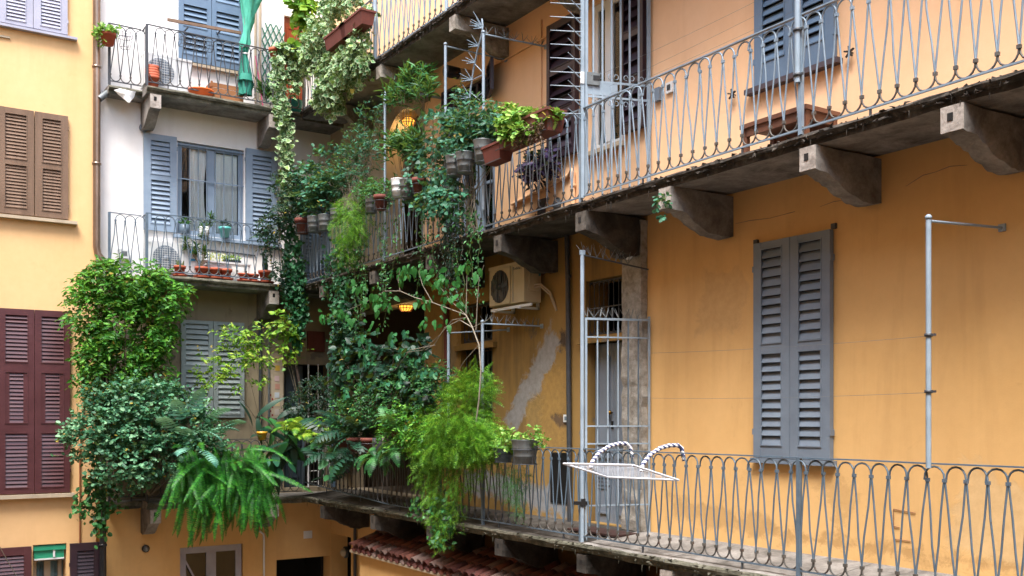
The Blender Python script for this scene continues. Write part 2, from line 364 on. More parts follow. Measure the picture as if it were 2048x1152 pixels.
def edge_crust(zt, y0, y1, seed, mat, n):
    rg = random.Random(seed); mb = MB()
    for _ in range(n):
        y = rg.uniform(y0, y1); s_ = rg.uniform(.008, .03); z = zt-rg.choice([0, .02, .06])-.005; x = SX-.025+rg.random()*.02
        mb.add([(x+rg.uniform(-s_,s_), y+rg.uniform(-s_,s_)*1.6, z+rg.uniform(-s_,s_)*.8) for _ in range(5)], [(0,1,2),(0,2,3),(0,3,4),(1,3,2),(1,4,3)])
        if rg.random() < .12: mb.tube([(x, y, z-.04), (x, y+.004, z-.04-rg.uniform(.03,.09))], [.006,.001], 4, False)
    o = mb.build('edge_crust', mat, EB); o['kind'] = 'stuff'
edge_crust(2.44, 1, 17.3, 5, M_crust, 800); edge_crust(-1.40, 1, 17.3, 6, M_crust2, 500); edge_crust(5.62, 8, 17.3, 7, M_crust, 700)
slabs_east(-1.40, -1.30, CY_mid, 17.36); slabs_east(2.44, 2.46, CY_mid, 17.36); slabs_east(5.62, 5.64, CY_up, 17.36)
def corbel_mesh(w_=.17, L=.87, hf=.21, hw=.40, ogee=False):
    # local: x from 0 (wall) to -L (front), z down from 0
    mb = MB(); top = [(0, 0), (-L, 0)]
    if not ogee: low = [(-L, -hf), (-L*.83, -hf-.02), (-L*.68, -hf-.07), (-L*.52, -hf-.14), (-L*.36, -hf-.19), (-L*.18, -hf-.21), (0, -hf-.19)]
    else: low = [(-L, -hf*.9), (-L*.9, -hf*.95), (-L*.72, -hf*.85), (-L*.55, -hf*.98), (-L*.4, -hf*1.45), (-L*.25, -hw*.92), (-L*.1, -hw*1.0), (0, -hw)]
    poly = top+low; n = len(poly)
    vs_ = [(x, -w_/2, z) for x, z in poly]+[(x, w_/2, z) for x, z in poly]
    mb.add(vs_, [(i, (i+1)%n, n+(i+1)%n, n+i) for i in range(n)]+[tuple(range(n)), tuple(range(n, 2*n))[::-1]])
    return mb
cm1 = corbel_mesh(.18).mesh('corbel', M_stone); cm2 = corbel_mesh(.17, ogee=True).mesh('corbel', M_stone_l); cm3 = corbel_mesh(.18, .85, .2, .40).mesh('corbel', M_stone)
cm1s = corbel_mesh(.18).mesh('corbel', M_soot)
def worn(me, seed):
    import bmesh
    bm = bmesh.new(); bm.from_mesh(me); bmesh.ops.triangulate(bm, faces=[f for f in bm.faces if len(f.verts) > 4]); bmesh.ops.subdivide_edges(bm, edges=[e for e in bm.edges if e.calc_length() > .12], cuts=2, use_grid_fill=True)
    rg = random.Random(seed); ph = [rg.uniform(0, 6.28) for _ in range(6)]
    for v in bm.verts:
        if v.co.x > -.02 or v.co.x < -.84: continue
        q = .010*math.sin(v.co.x*19+ph[0])*math.sin(v.co.z*23+ph[1])+rg.gauss(0, .004); v.co.z += q; v.co.y += (1 if v.co.y > 0 else -1)*(.008*math.sin(v.co.x*27+v.co.z*31+ph[2])+rg.gauss(0, .003)-.003)
    m2 = me.copy(); m2.name = 'corbel'; bm.to_mesh(m2); bm.free(); return m2
VAR = {me: [worn(me, 10*i+k) for k in range(4)] for i, me in enumerate((cm1, cm2, cm3, cm1s))}
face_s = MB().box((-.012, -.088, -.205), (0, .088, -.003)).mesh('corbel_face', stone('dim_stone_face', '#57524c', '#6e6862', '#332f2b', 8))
tie = MB().box((-.004, -.022, -.03), (.02, .022, .03)).mesh('tie_hole', M_dark)
def face_mesh(): return MB().box((-.012, -.088, -.205), (0, .088, -.003)).mesh('corbel_face', stone('pale_lit_stone', '#a39b94', '#bcb5ae', '#6b645d', 9))
cface = face_mesh()  # front face paler than the body: light from the court put into its colour
base = Vector(EB.location)
for zt, cys, me in ((2.325, CY_mid, cm1), (5.50, CY_up, cm2), (-1.52, CY_mid, cm3)):
    for y in cys:
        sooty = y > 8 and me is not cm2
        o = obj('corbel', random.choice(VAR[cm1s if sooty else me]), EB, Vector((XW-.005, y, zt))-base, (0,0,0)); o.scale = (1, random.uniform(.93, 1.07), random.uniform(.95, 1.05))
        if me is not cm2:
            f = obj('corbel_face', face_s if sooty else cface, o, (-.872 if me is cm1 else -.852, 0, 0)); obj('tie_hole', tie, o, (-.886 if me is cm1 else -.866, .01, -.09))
# drip ledge lines, pilaster, transom ledges, scars in the old plaster
a, b = on_x(1250,0).y, Y1295
mb = MB(); n_ = 30; vs_ = []
for i in range(n_+1):
    z = lerp(-1.3, 2.3, i/n_); j = [random.gauss(0, .008) for _ in range(4)]
    vs_ += [(XW+.01, b+j[0], z), (XW-.09+j[1], b+.005+j[0], z), (XW-.09+j[2], a-.05+j[3], z), (XW+.01, a-.05+j[3], z)]
mb.add(vs_, [(i*4+k, i*4+(k+1)%4, i*4+4+(k+1)%4, i*4+4+k) for i in range(n_) for k in range(4)]+[(0,1,2,3), (n_*4+3, n_*4+2, n_*4+1, n_*4)])
mb.build('pilaster', stone('rough_grey_pillar', '#9b978f', '#b0aca5', '#6f685e', 9), EB)
for (h, w_) in ((H_door_low, 0), (H_win_low, 0)):
    MB().box((XW-.07, h[0]-.12, h[3]), (XW+.2, h[1]+.12, h[3]+.075)).build('transom_ledge', M_old, EB)
def patch(pts, mat, name='plaster_patch', off=.006):
    q = [on_x(px, py) for px, py in pts]; mb = MB(); n = len(q)
    vs_ = [(XW-off, p.y, p.z) for p in q]+[(XW+.02, p.y, p.z) for p in q]
    mb.add(vs_, [tuple(range(n))]+[(i, (i+1)%n, n+(i+1)%n, n+i) for i in range(n)]); return mb.build(name, mat, EB)
def ragged(pts, amp=2.5, n=4):
    out = []
    for i in range(len(pts)):
        a, b = pts[i], pts[(i+1)%len(pts)]
        for k in range(n): t = k/n; out.append((lerp(a[0],b[0],t)+random.uniform(-amp,amp), lerp(a[1],b[1],t)+random.uniform(-amp,amp)))
    return out
for pts in (((1640,412),(1668,404),(1700,398),(1730,386),(1768,380)), ((1812,372),(1846,352),(1870,344),(1900,334),(1935,330)), ((1470,448),(1500,440),(1540,436),(1590,424))):
    MB().tube([on_x(px, py)+Vector((-.001, 0, random.uniform(-.01,.01))) for px, py in pts], [.0012, .0026, .0014, .0026, .001][:len(pts)], 4, False).build('plaster_crack', M_stone, EB)
# cable line and pipes along the peach wall of the middle gallery
MB().tube([on_x(884,192)+Vector((-.02,0,0)), on_x(1104,68)+Vector((-.02,0,0)), on_x(1180,10)+Vector((-.02,0,0))], .012, 6).build('wall_conduit', M_peach, EB)
MB().tube([on_x(1084,40)+Vector((-.015,0,0)), on_x(1084,215)+Vector((-.015,0,0)), on_x(1086,330)+Vector((-.015,0,0))], .012, 6).build('wall_conduit', M_peach, EB)
MB().tube([on_x(1028,409)+Vector((-.03,0,0)), on_x(1140,352)+Vector((-.03,0,0)), on_x(1147,338)+Vector((-.03,0,0)), on_x(1150,430)+Vector((-.03,0,0))], .025, 8).build('wall_conduit', M_peach, EB)
# ---------------------------------------------------------------- white house and the back of the court
WB = thing('white_house', 'pale white plastered house with stone balconies closing the back of the courtyard', 'building', (5.5, YB, -5.4))
X190 = 3.36
hw = (on_y(355,0).x, on_y(488,0).x, on_y(355,467).z, on_y(355,281).z)
hd = (on_y(568,0).x, on_y(612,0).x, 5.66, on_y(568,30).z)
hbd = (on_y(600,0).x, on_y(661,0).x, ZF2, 4.45)
hld = (on_y(568,0).x, on_y(660,0).x, -1.3, on_y(568,727).z)
hgw = (on_y(360,0).x, on_y(486,0).x, -4.6, on_y(486,1087).z)
hgd = (on_y(553,0).x, XW+.3, -5.4, on_y(553,1120).z)
wall_mb(X190, XW, 2.4, 11, [hw, hd, hbd], back).build('wall', M_white, WB)
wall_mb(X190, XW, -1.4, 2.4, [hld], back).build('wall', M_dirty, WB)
wall_mb(X190, XW, -5.4, -1.4, [hgw, hgd], back).build('wall', M_orange, WB)
m = MB()
m.box((X190, YB+1.2, -5.4), (XW+.4, YB+1.25, 11))
for z_ in (-5.4, -1.45, 2.33, 5.58): m.box((X190, YB+.36, z_), (XW, YB+1.2, z_+.05))
for x_ in (X190, 5.0, 6.1, XW-.05): m.box((x_, YB+.36, -5.4), (x_+.05, YB+1.2, 9))
m.build('room_back', M_dark, WB)
def slab_back(x0, x1, y0, zt, th=.13):
    prof = [(y0+.01, zt), (y0-.022, zt-.012), (y0-.03, zt-.04), (y0-.01, zt-.07), (y0+.02, zt-.075), (y0+.03, zt-th), (YB, zt-th+.01), (YB, zt+.01)]
    return sweep(prof, 0, x0, x1)
for zt in (5.62, 2.44, -1.40):
    xs = [4.06, 5.1, 6.2, 7.64]
    for i in range(3): slab_back(xs[i]+.003, xs[i+1]-.003, 17.37, zt).build('balcony_slab', [M_stone, M_crust2], WB)
    slab_back(3.52, 4.055, 17.70, zt).build('balcony_slab', [M_stone, M_crust2], WB)
for zt in (5.49, 2.31, -1.53):
    for px_ in (309, 545, ):
        x = on_y(px_, 300, 17.45).x
        o = obj('corbel', cm3, WB, Vector((x, YB-.003, zt))-WB.location, (0,0,math.pi/2)); o.scale = (.80, 1.0, 1.15)
        obj('corbel_face', cface, o, (-.852, 0, 0)); obj('tie_hole', tie, o, (-.866, .01, -.07))
# ---------------------------------------------------------------- yellow house on the left
LB = thing('yellow_house', 'sunny yellow plastered house with plum and brown shutters filling the left edge', 'building', (0, YL, -5.4))
hlw = (on_y(66,0,YL).x, on_y(133,0,YL).x, -4.9, on_y(133,1086,YL).z)
wall_mb(-4, X190, -5.4, 11, [hlw], left, .5).build('wall', M_yellow, LB)
m = MB().box((hlw[0]-.4, YL+1.2, hlw[2]-.3), (hlw[1]+.4, YL+1.25, hlw[3]+.3)); m.build('room_back', M_dark, LB)
# ================================================================ shutters, windows and doors
SLATS = {}
def slat(w_, d_=.05, t_=.009, tilt=38, mat=None):
    key = (round(w_, 3), d_, t_, tilt, mat.name)
    if key not in SLATS: SLATS[key] = MB().box((0, -d_/2, -t_/2), (w_, d_/2, t_/2), rot('X', tilt)).mesh('slat', mat)
    return SLATS[key]
def rel(parent, p): return Vector(p)-Vector(parent.location)
def shutter(parent, org, ang, w_, h_, zones, mat, slat_mat=None, sw=.07, pitch=.06, depth=.045, label=None, tilt=38, sd=.05, open_deg=0, hinge='l', inset=0, back=None, name='shutter'):
    """louvred leaf: org = lower left corner in the world, local x to the right, y inwards; zones = (from, to) as parts of the height"""
    tilt, sd = 66, pitch*1.08; depth = max(depth, sd*.55)
    slat_mat = slat_mat or mat; mb = MB(); zs = [(a*h_, b*h_) for a, b in zones]
    d0, d1 = -depth-.012, -.012
    mb.box((0, d0, 0), (sw, d1, h_)); mb.box((w_-sw, d0, 0), (w_, d1, h_))
    edges = [0]+[e for z in zs for e in z]+[h_]
    for i in range(0, len(edges), 2): mb.box((sw, d0+.004, edges[i]), (w_-sw, d1-.002, edges[i+1]))
    if inset:
        z0, z1 = zs[len(zs)//2]; mb.box((sw, d0+.006, z0), (sw+inset, d1-.004, z1)); mb.box((w_-sw-inset, d0+.006, z0), (w_-sw, d1-.004, z1))
    for (z0, z1) in zs:                                    # small bead round the louvres
        for (a, b) in (((sw, z0), (w_-sw, z0+.012)), ((sw, z1-.012), (w_-sw, z1))): mb.box((a[0], d0-.006, a[1]), (b[0], d0+.01, b[1]))
        for xx in (sw, w_-sw-.012): mb.box((xx, d0-.006, z0+.012), (xx+.012, d0+.01, z1-.012))
    for z in (h_*.12, h_*.88):                             # hinge straps
        mb.box((-.012, d0-.004, z-.03), (.01, d1, z+.03)) if hinge == 'l' else mb.box((w_-.01, d0-.004, z-.03), (w_+.012, d1, z+.03))
    o = obj(name, mb.mesh(name, mat), parent, rel(parent, org), (0, 0, math.radians(ang)))
    if label: o['label'] = label
    if open_deg:
        if hinge == 'l': o.rotation_euler[2] += math.radians(-open_deg)
        else:
            p = Vector(org)+Matrix.Rotation(math.radians(ang), 3, 'Z') @ Vector((w_, 0, 0)); a2 = math.radians(ang+open_deg)
            o.location = rel(parent, p-Matrix.Rotation(a2, 3, 'Z') @ Vector((w_, 0, 0))); o.rotation_euler[2] = a2
    bd = MB().box((sw-.01, -.010, .02), (w_-sw+.01, -.004, h_-.02)); obj('slat_gap_shade', bd.mesh('slat_gap_shade', back or M_dark), o)  # added sheet; its dark colour stands for the shade between the slats
    for i, (z0, z1) in enumerate(zs):
        ins = inset if (inset and i == len(zs)//2) else 0
        me = slat(w_-2*sw-2*ins, sd, .009, tilt, slat_mat); n = max(1, int((z1-z0-.02)/pitch)); p_ = (z1-z0-.02)/n
        for k in range(n): obj('slat', me, o, (sw+ins, -.012-depth/2, z0+.01+(k+.5)*p_), (random.gauss(0, .035)+(random.uniform(-.25,.1) if random.random() < .03 else 0), random.gauss(0, .004), 0))
    return o
def back_pair(px, yb, yt, Y=YB): # helper: x, z from pixels on a Y plane
    p = on_y(px, yb, Y); q = on_y(px, yt, Y); return p.x, p.z, q.z
def leaf_back(par, p0, p1, yb, yt, Y, atp, **k):
    x0, x1 = on_y(p0, 0, Y).x, on_y(p1, 0, Y).x; z0, z1 = on_y(atp, yb, Y).z, on_y(atp, yt, Y).z
    return shutter(par, (x0, Y, z0), 0, x1-x0, z1-z0, **k)
def leaf_east(par, p0, p1, yb, yt, atp, **k):
    y0, y1 = on_x(p0, 0).y, on_x(p1, 0).y; z0, z1 = on_x(atp, yb).z, on_x(atp, yt).z
    return shutter(par, (XW, y0, z0), -90, y0-y1, z1-z0, **k)
Z2 = [(.035, .49), (.53, .965)]
# white house, upper pair (closed), middle pair (open flat on the wall), lower pair (closed)
za = on_y(421, 133).z; hh = 2.35
for (a, b, hg) in ((356, 420.5, 'l'), (421.5, 484, 'r')):
    x0, x1 = on_y(a, 0).x, on_y(b, 0).x
    shutter(WB, (x0, YB-.01, za), 0, x1-x0, hh, [(.05, .22), (.26, .43), (.50, .70), (.74, .95)], M_blue_d, pitch=.085, sd=.075, hinge=hg, label='closed deep blue-grey louvred shutter above the upper balcony')
zb = on_y(352, 466).z; zt = on_y(352, 276).z
for (a, b, hg) in ((286, 352, 'r'), (490, 553, 'l')):
    x0, x1 = on_y(a, 0).x, on_y(b, 0).x
    shutter(WB, (x0, YB-.005, zb), 0, x1-x0, zt-zb, [(.07, .53), (.58, .94)], M_blue, pitch=.08, sd=.085, tilt=60, hinge=hg, back=M_blue_d, sw=.11, label='blue-grey louvred shutter folded open beside the barred window')
zb = on_y(424, 835).z; zt = on_y(424, 643).z
for (a, b, hg) in ((360, 423.5, 'l'), (424.5, 486, 'r')):
    x0, x1 = on_y(a, 0).x, on_y(b, 0).x
    shutter(WB, (x0, YB-.02, zb), 0, x1-x0, zt-zb, [(.03, .47), (.53, .97)], M_pale_sh, pitch=.085, sd=.075, hinge=hg, label='faded grey louvred shutter behind the climbing plants')
# yellow house
sill = lambda par, x0, x1, y, z, mat, d=.09, t=.045, name='window_sill': MB().box((x0, y-d, z-t), (x1, y+.02, z)).build(name, mat, par)
for (p0, p1, ytp, ybt, at, mats, zones, pitch, lab, sw_) in (
    (-4, 65, -160, 58, 65, (M_violet, None), Z2, .055, 'lilac-grey louvred shutter at the very top left', .1),
    (66, 134, -160, 58, 65, (M_violet, None), Z2, .055, 'lilac-grey louvred shutter at the very top left', .1),
    (-6, 67, 224, 433, 68, (M_wood, None), [(.06, .47), (.52, .95)], .052, 'weathered brown wooden shutter', .1),
    (69, 135, 224, 433, 68, (M_wood, None), [(.06, .47), (.52, .95)], .052, 'weathered brown wooden shutter', .1),
    (-4, 67.5, 620, 986, 68, (M_plum, None), [(.03, .33), (.38, .66), (.71, .97)], .062, 'plum brown louvred shutter of the tall window', .09),
    (68.5, 139, 620, 986, 68, (M_plum, None), [(.03, .33), (.38, .66), (.71, .97)], .062, 'plum brown louvred shutter of the tall window', .09)):
    x0, x1 = on_y(p0, 0, YL).x, on_y(p1, 0, YL).x; z0, z1 = on_y(at, ybt, YL).z, on_y(at, ytp, YL).z
    shutter(LB, (x0, YL-.005, z0), 0, x1-x0, z1-z0, zones, mats[0], pitch=pitch, sd=.046, sw=sw_, inset=.07 if len(zones) == 3 else 0, hinge='l' if p0 < 0 else 'r', label=lab, tilt=48)
sill(LB, 1.6, on_y(153, 0, YL).x, YL, on_y(68, 62, YL).z, M_violet, .1, .04); sill(LB, 1.6, on_y(153, 0, YL).x, YL, on_y(68, 436, YL).z, M_beige, .1, .05)
sill(LB, 1.6, on_y(147, 0, YL).x, YL, on_y(68, 988, YL).z, M_beige, .12, .06)
MB().box((1.6, YL-.03, on_y(12, 74, YL).z-.02), (on_y(20, 0, YL).x, YL, on_y(12, 74, YL).z+.01)).build('wall_bracket', M_beige, LB)
z1 = on_y(60, 1092, YL).z
shutter(LB, (1.6, YL-.005, -5.0), 0, on_y(62,0,YL).x-1.6, z1+5.0, [(.04, .96)], M_plum, pitch=.062, sd=.046, sw=.1, label='plum brown shutter beside the green blind')
shutter(LB, (on_y(139,0,YL).x, YL-.005, -5.0), 0, on_y(200,0,YL).x-on_y(139,0,YL).x, on_y(150,1086,YL).z+5.0, [(.04, .96)], M_plum_d, pitch=.062, sd=.046, sw=.1, label='dark shutter leaf folded open against the wall by the black downpipe')
M_green_bl = paint('green_blind', '#1f8a68', '#2a9a76', .5); M_curtain = paint('white_curtain_cloth', '#ececea', '#f2f2f0', .9)
M_bluecur = paint('bluish_curtain_cloth', '#7d9aa0', '#93aeb2', .9)
x0, x1, z0, z1 = hlw
gb = MB().box((x0+.01, YL+.02, z1-.10), (x1-.01, YL+.12, z1-.02)).box((x0+.02, YL+.05, z1-.24), (x1-.03, YL+.07, z1-.105)).build('roller_blind', M_green_bl, LB)
MB().box((x1-.2, YL+.03, z1-.22), (x1-.17, YL+.048, z1-.1)).box((x0+.02, YL+.045, z1-.26), (x1-.03, YL+.075, z1-.235)).build('blind_rail', M_white_pl, gb)
def curtain(name, par, x0, x1, z0, z1, y, mat, folds=9, amp=.03, axis='x', gather=0.):
    mb = MB(); n = 60; vs_ = []; m = 8
    for j in range(m+1):
        for i in range(n+1):
            t = i/n; gz = j/m; u = lerp(x0, x1, t*(1-gather*math.sin(gz*math.pi)*.5)); d = math.sin(t*folds*6.283+math.sin(t*5)*1.5)*amp*(1-.4*gz)
            z = lerp(z0, z1, gz); vs_.append((u, y+d, z) if axis == 'x' else (y+d, u, z))
    mb.add(vs_, [(j*(n+1)+i, j*(n+1)+i+1, (j+1)*(n+1)+i+1, (j+1)*(n+1)+i) for j in range(m) for i in range(n)], True)
    return mb.build(name, mat, par, fix=False)
def casement(par, x0, x1, z0, z1, y, mat, stile=.06, split=True, axis='x', glassm=None, midrail=None, name='window'):
    """window frame with sashes on a plane; panes are sub-parts"""
    P3 = (lambda u, k, z: (u, y+k, z)) if axis == 'x' else (lambda u, k, z: (y+k, u, z))
    def bx(mb, u0, u1, a, b, k0=0, k1=.05): p, q = P3(u0, k0, a), P3(u1, k1, b); mb.box([min(p[i], q[i]) for i in range(3)], [max(p[i], q[i]) for i in range(3)])
    mb = MB(); bx(mb, x0, x0+stile, z0, z1); bx(mb, x1-stile, x1, z0, z1); bx(mb, x0+stile, x1-stile, z0, z0+stile, .002, .048); bx(mb, x0+stile, x1-stile, z1-stile, z1, .002, .048)
    cuts = [x0+stile, x1-stile]
    if split: xm = (x0+x1)/2; bx(mb, xm-stile*.8, xm+stile*.8, z0+stile, z1-stile, -.006, .05); cuts = [x0+stile, xm-stile*.8, xm+stile*.8, x1-stile]
    if midrail:
        for i in range(0, len(cuts), 2): bx(mb, cuts[i], cuts[i+1], midrail-.02, midrail+.02, .005, .04)
    o = mb.build(name, mat, par)
    for i in range(0, len(cuts), 2):
        g_ = MB(); bx(g_, cuts[i], cuts[i+1], z0+stile, z1-stile, .022, .028); g_.build('pane', glassm or M_glass, o)
    return o
casement(LB, x0+.03, x1-.03, z0, z1-.25, YL+.28, M_beige, .06)
curtain('curtain', LB, x0, x1, z0, z1-.2, YL+.38, M_bluecur, 6)
# barred window of the white house with curtains, bars and sill pots
x0, x1, z0, z1 = hw
casement(WB, x0+.005, x1-.005, z0, z1-.005, YB+.05, M_blue, .085)
xm = (x0+x1)/2
curtain('curtain', WB, xm+.05, x1-.1, z0, z1-.1, YB+.115, M_curtain, 5, .012); curtain('curtain', WB, xm-.35, xm-.02, z0, z1-.05, YB+.13, M_curtain, 3, .018, gather=.5)
sill(WB, x0-.08, on_y(560,0).x, YB, on_y(420, 480).z+.03, M_blue, .11, .05)
for i in range(8):
    x = lerp(x0+.06, x1-.06, i/7); MB().tube([(x, YB+.015, z0-.005), (x, YB+.015, z1-.02)], .009, 6).build('window_bar', M_blue, WB)
MB().box((x0, YB+.004, z0+.98), (x1, YB+.010, z0+1.0)).build('window_bar', M_blue, WB); MB().box((x0, YB+.003, z1-.06), (x1, YB+.02, z1-.04)).build('window_bar', M_blue, WB)
sill(WB, on_y(352,0).x, on_y(492,0).x, YB, za-.02, M_beige, .09, .05)
# red brown panelled door of the upper balcony, trellis beside it
def panel_door(par, x0, x1, z0, z1, plane, mat, panels, axis='x', name='door', glazed=None, depth=.05):
    P3 = (lambda u, k, z: (u, plane+k, z)) if axis == 'x' else (lambda u, k, z: (plane+k, u, z))
    def bx(mb, u0, u1, a, b, k0, k1): p, q = P3(u0, k0, a), P3(u1, k1, b); mb.box([min(p[i], q[i]) for i in range(3)], [max(p[i], q[i]) for i in range(3)])
    mb = MB(); bx(mb, x0, x1, z0, z1, 0, depth)
    o = mb.build(name, mat, par); W, H = x1-x0, z1-z0
    for (a, b, c, d) in panels:
        q = MB(); u0, u1, v0, v1 = x0+a*W, x0+b*W, z0+c*H, z0+d*H
        bx(q, u0, u1, v0, v1, -.008, -.001)
        t = .022
        for (e, f, g_, h_) in ((u0, u1, v0, v0+t), (u0, u1, v1-t, v1), (u0, u0+t, v0+t, v1-t), (u1-t, u1, v0+t, v1-t)): bx(q, e, f, g_, h_, -.022, -.009)
        q.build('door_panel', mat, o)
    return o
x0, x1, z0, z1 = hd
dr = panel_door(WB, x0, x1, z0, z1, YB+.06, M_wood_r, [(.18, .82, .64, .90), (.15, .46, .08, .5), (.54, .85, .08, .5)]); 
MB().box((x0+.1, YB+.0, z0+1.42), (x0+.32, YB+.03, z0+1.44)).build('handle', M_zinc, dr)
# blue grey door of the middle balcony corner
x0, x1, z0, z1 = hbd
shutter(WB, (x0+.01, YB+.06, z0), 0, (x1-x0)/2-.015, z1-z0, [(.03, .97)], M_blue_d, pitch=.07, sw=.06); shutter(WB, ((x0+x1)/2+.005, YB+.06, z0), 0, (x1-x0)/2-.015, z1-z0, [(.03, .97)], M_blue_d, pitch=.07, sw=.06)
# lower door hole of the white house: dark blue leaf left, black opening right, white grille leaf
x0, x1, z0, z1 = hld; M_navy = paint('dark_slate_door_paint', '#26323b', '#2f3d47', .5)
panel_door(WB, x0+.02, x0+.42, z0, z1-.01, YB+.12, M_navy, [(.15, .85, .08, .42), (.15, .85, .5, .92)])
gr = MB(); gx0, gx1 = x0+.47, x1-.05
for u in np.linspace(gx0, gx1, 2): gr.cbox((u, YB-.03, (z0+z1)/2), (.025, .025, z1-z0))
for k in range(9): zz = z0+.1+k*.21; gr.cbox(((gx0+gx0+.2)/2, YB-.03, zz), (.2, .012, .012))
gr.cbox((gx0+.2, YB-.03, (z0+z1)/2), (.02, .02, z1-z0))
for k in range(3):
    u = gx0+.26+k*.13
    gr.tube([(u-.05, YB-.03, z0+.2), (u, YB-.03, z1-.3), (u+.05, YB-.03, z0+.2)], .008, 4)
gr.build('door_grille', M_white_pl, WB)
# ground floor window of the white house with two lilac framed sashes and a zigzag stay
x0, x1, z0, z1 = hgw
gw = casement(WB, x0+.01, x1-.01, z0, z1-.01, YB+.06, M_violet, .11, glassm=glass('dusty_glass', '#5d6a68', .5))
MB().bar((x0+.04, YB+.03, z1-.12), (x0+.34, YB+.02, z1-.72), .03, .015, (0,1,0)).bar((x0+.34, YB+.02, z1-.72), ((x0+x1)/2, YB+.03, z1-.5), .03, .015, (0,1,0)).build('shutter_stay', M_violet, gw)
curtain('curtain', WB, x0, x1, z0, z1, YB+.3, paint('grey_net_curtain', '#77807c', '#858d89', .9), 12, .015)
# ---------------------------------------------------------------- east building: leaves and frames
for (a, b, hg) in ((1516, 1588.5, 'l'), (1589.5, 1669, 'r')):
    y0, y1 = on_x(a, 0).y, on_x(b, 0).y; z0, z1 = on_x(1589, 917).z, on_x(1589, 475).z
    shutter(EB, (XW-.003, y0, z0), -90, y0-y1, z1-z0, [(.055, .485), (.525, .97)], M_grey_sh, pitch=.09, sd=.095, sw=.095, tilt=42, hinge=hg, depth=.05, label='closed grey louvred shutter of the lower gallery')
MB().box((XW-.075, on_x(1669,0).y-.03, on_x(1589,917).z-.055), (XW+.01, on_x(1516,0).y+.04, on_x(1589,917).z-.005)).build('window_sill', M_grey_sh, EB)
MB().box((XW-.03, on_x(1518,0).y+.0, on_x(1518,489).z), (XW, on_x(1518,0).y+.05, on_x(1518,489).z+.05)).box((XW-.03, on_x(1669,0).y-.03, on_x(1669,458).z), (XW, on_x(1669,0).y+.02, on_x(1669,458).z+.05)).build('hinge_pin', M_rail_d, EB)
zb = on_x(1596, 148).z
for (a, b, hg) in ((1517, 1594.5, 'l'), (1595.5, 1676, 'r')):
    y0, y1 = on_x(a, 0).y, on_x(b, 0).y
    shutter(EB, (XW-.003, y0, zb), -90, y0-y1, 2.1, [(.10, .5), (.55, .96)], M_blue_d, pitch=.085, sd=.08, sw=.1, tilt=35, hinge=hg, label='closed blue-grey louvred shutter of the middle gallery')
MB().box((XW-.09, on_x(1686,0).y, zb-.055), (XW+.01, on_x(1500,0).y, zb-.003)).build('window_sill', paint('dark_slate_sill', '#3d343a', '#4a4046', .6), EB)
zb = on_x(1103, 325).z
for (a, b, hg) in ((1103, 1160, 'r'), (1250, 1296, 'l')):
    y0, y1 = on_x(a, 0).y, on_x(b, 0).y
    shutter(EB, (XW-.003, y0, zb), -90, y0-y1, 5.16-zb, [(.05, .31), (.35, .62), (.66, .95)], M_plum_d, pitch=.115, sd=.09, sw=.06, tilt=50, hinge=hg, back=M_plum_d, label='dark plum shutter folded open beside the white window')
MB().box((XW-.10, on_x(1250,0).y-.02, H_door_mid[2]-.05), (XW+.15, on_x(1172,0).y, H_door_mid[2])).build('window_sill', M_beige, EB)
fr = casement(EB, H_door_mid[0]+.005, H_door_mid[1]-.005, H_door_mid[2]+.002, H_door_mid[3]-.005, XW+.03, M_white_pl, .085, axis='y')
curtain('curtain', EB, H_door_mid[0], H_door_mid[1], H_door_mid[2], H_door_mid[3], XW+.10, M_curtain, 7, .012, axis='y')
# small high window with two dark leaves
y0, y1, z0, z1 = H_win_mid
casement(EB, y0+.01, y1-.01, z0+.005, z1-.005, XW+.05, M_plum_d, .03, axis='y')
MB().cbox((XW+.2, (y0+y1)/2-.1, z0+.16), (.02, .35, .3)).build('curtain', M_curtain, EB)
shutter(EB, (XW-.02, y0, z0-.03), -90, .42, .45, [(.1, .9)], M_plum_d, pitch=.075, sd=.06, sw=.045, open_deg=24, hinge='l', back=M_plum_d, label='small dark shutter swung open from the high window')
shutter(EB, (XW-.003, y1+.42, z0-.03), -90, .42, .45, [(.1, .9)], M_plum_d, pitch=.075, sd=.06, sw=.045, hinge='r', back=M_plum_d, label='small dark shutter of the high window half hidden by leaves')
# open blue grey door leaves of the middle gallery
y0, y1, z0, z1 = H_blue_mid
casement(EB, y0+.01, y1-.01, z0, z1-.01, XW+.03, M_blue, .10, axis='y', midrail=z0+1.0, name='door')
shutter(EB, (XW-.003, y1+.40, z0+.02), -90, .39, z1-z0-.04, [(.05, .95)], M_blue, pitch=.09, sd=.08, sw=.06, hinge='r', label='blue-grey louvred door leaf folded open behind the ivy')
# lower gallery: panelled grey door, wrought transom, barred window
y0, y1, z0, z1 = H_door_low; ym = (y0+y1)/2
M_door_g = paint('grey_blue_door_paint', '#7d8794', '#6e7885', .5, None, 0, 4)
for (a, b) in ((y0+.01, ym-.004), (ym+.004, y1-.01)):
    d_ = panel_door(EB, a, b, z0, z1-.005, XW+.14, M_door_g, [(.18, .82, .36, .41), (.18, .82, .25, .33), (.18, .82, .44, .93), (.18, .82, .05, .20), (.18, .82, .21, .24)], axis='y')
mb = MB().lathe([(0, 0), (.012, .0), (.012, .02), (.028, .03), (.03, .045), (.015, .06), (0, .062)], (0,0,0), 12, True, Matrix.Translation((XW+.135, ym+.03, on_x(1217, 825).z)) @ rot('Y', -90))
mb.build('door_knob', paint('brass', '#9a7434', '#7d5c28', .3, metal=1), EB)
MB().cbox((XW+.13, ym+.02, on_x(1218,850).z), (.012, .03, .1)).build('lock_plate', M_black, EB)
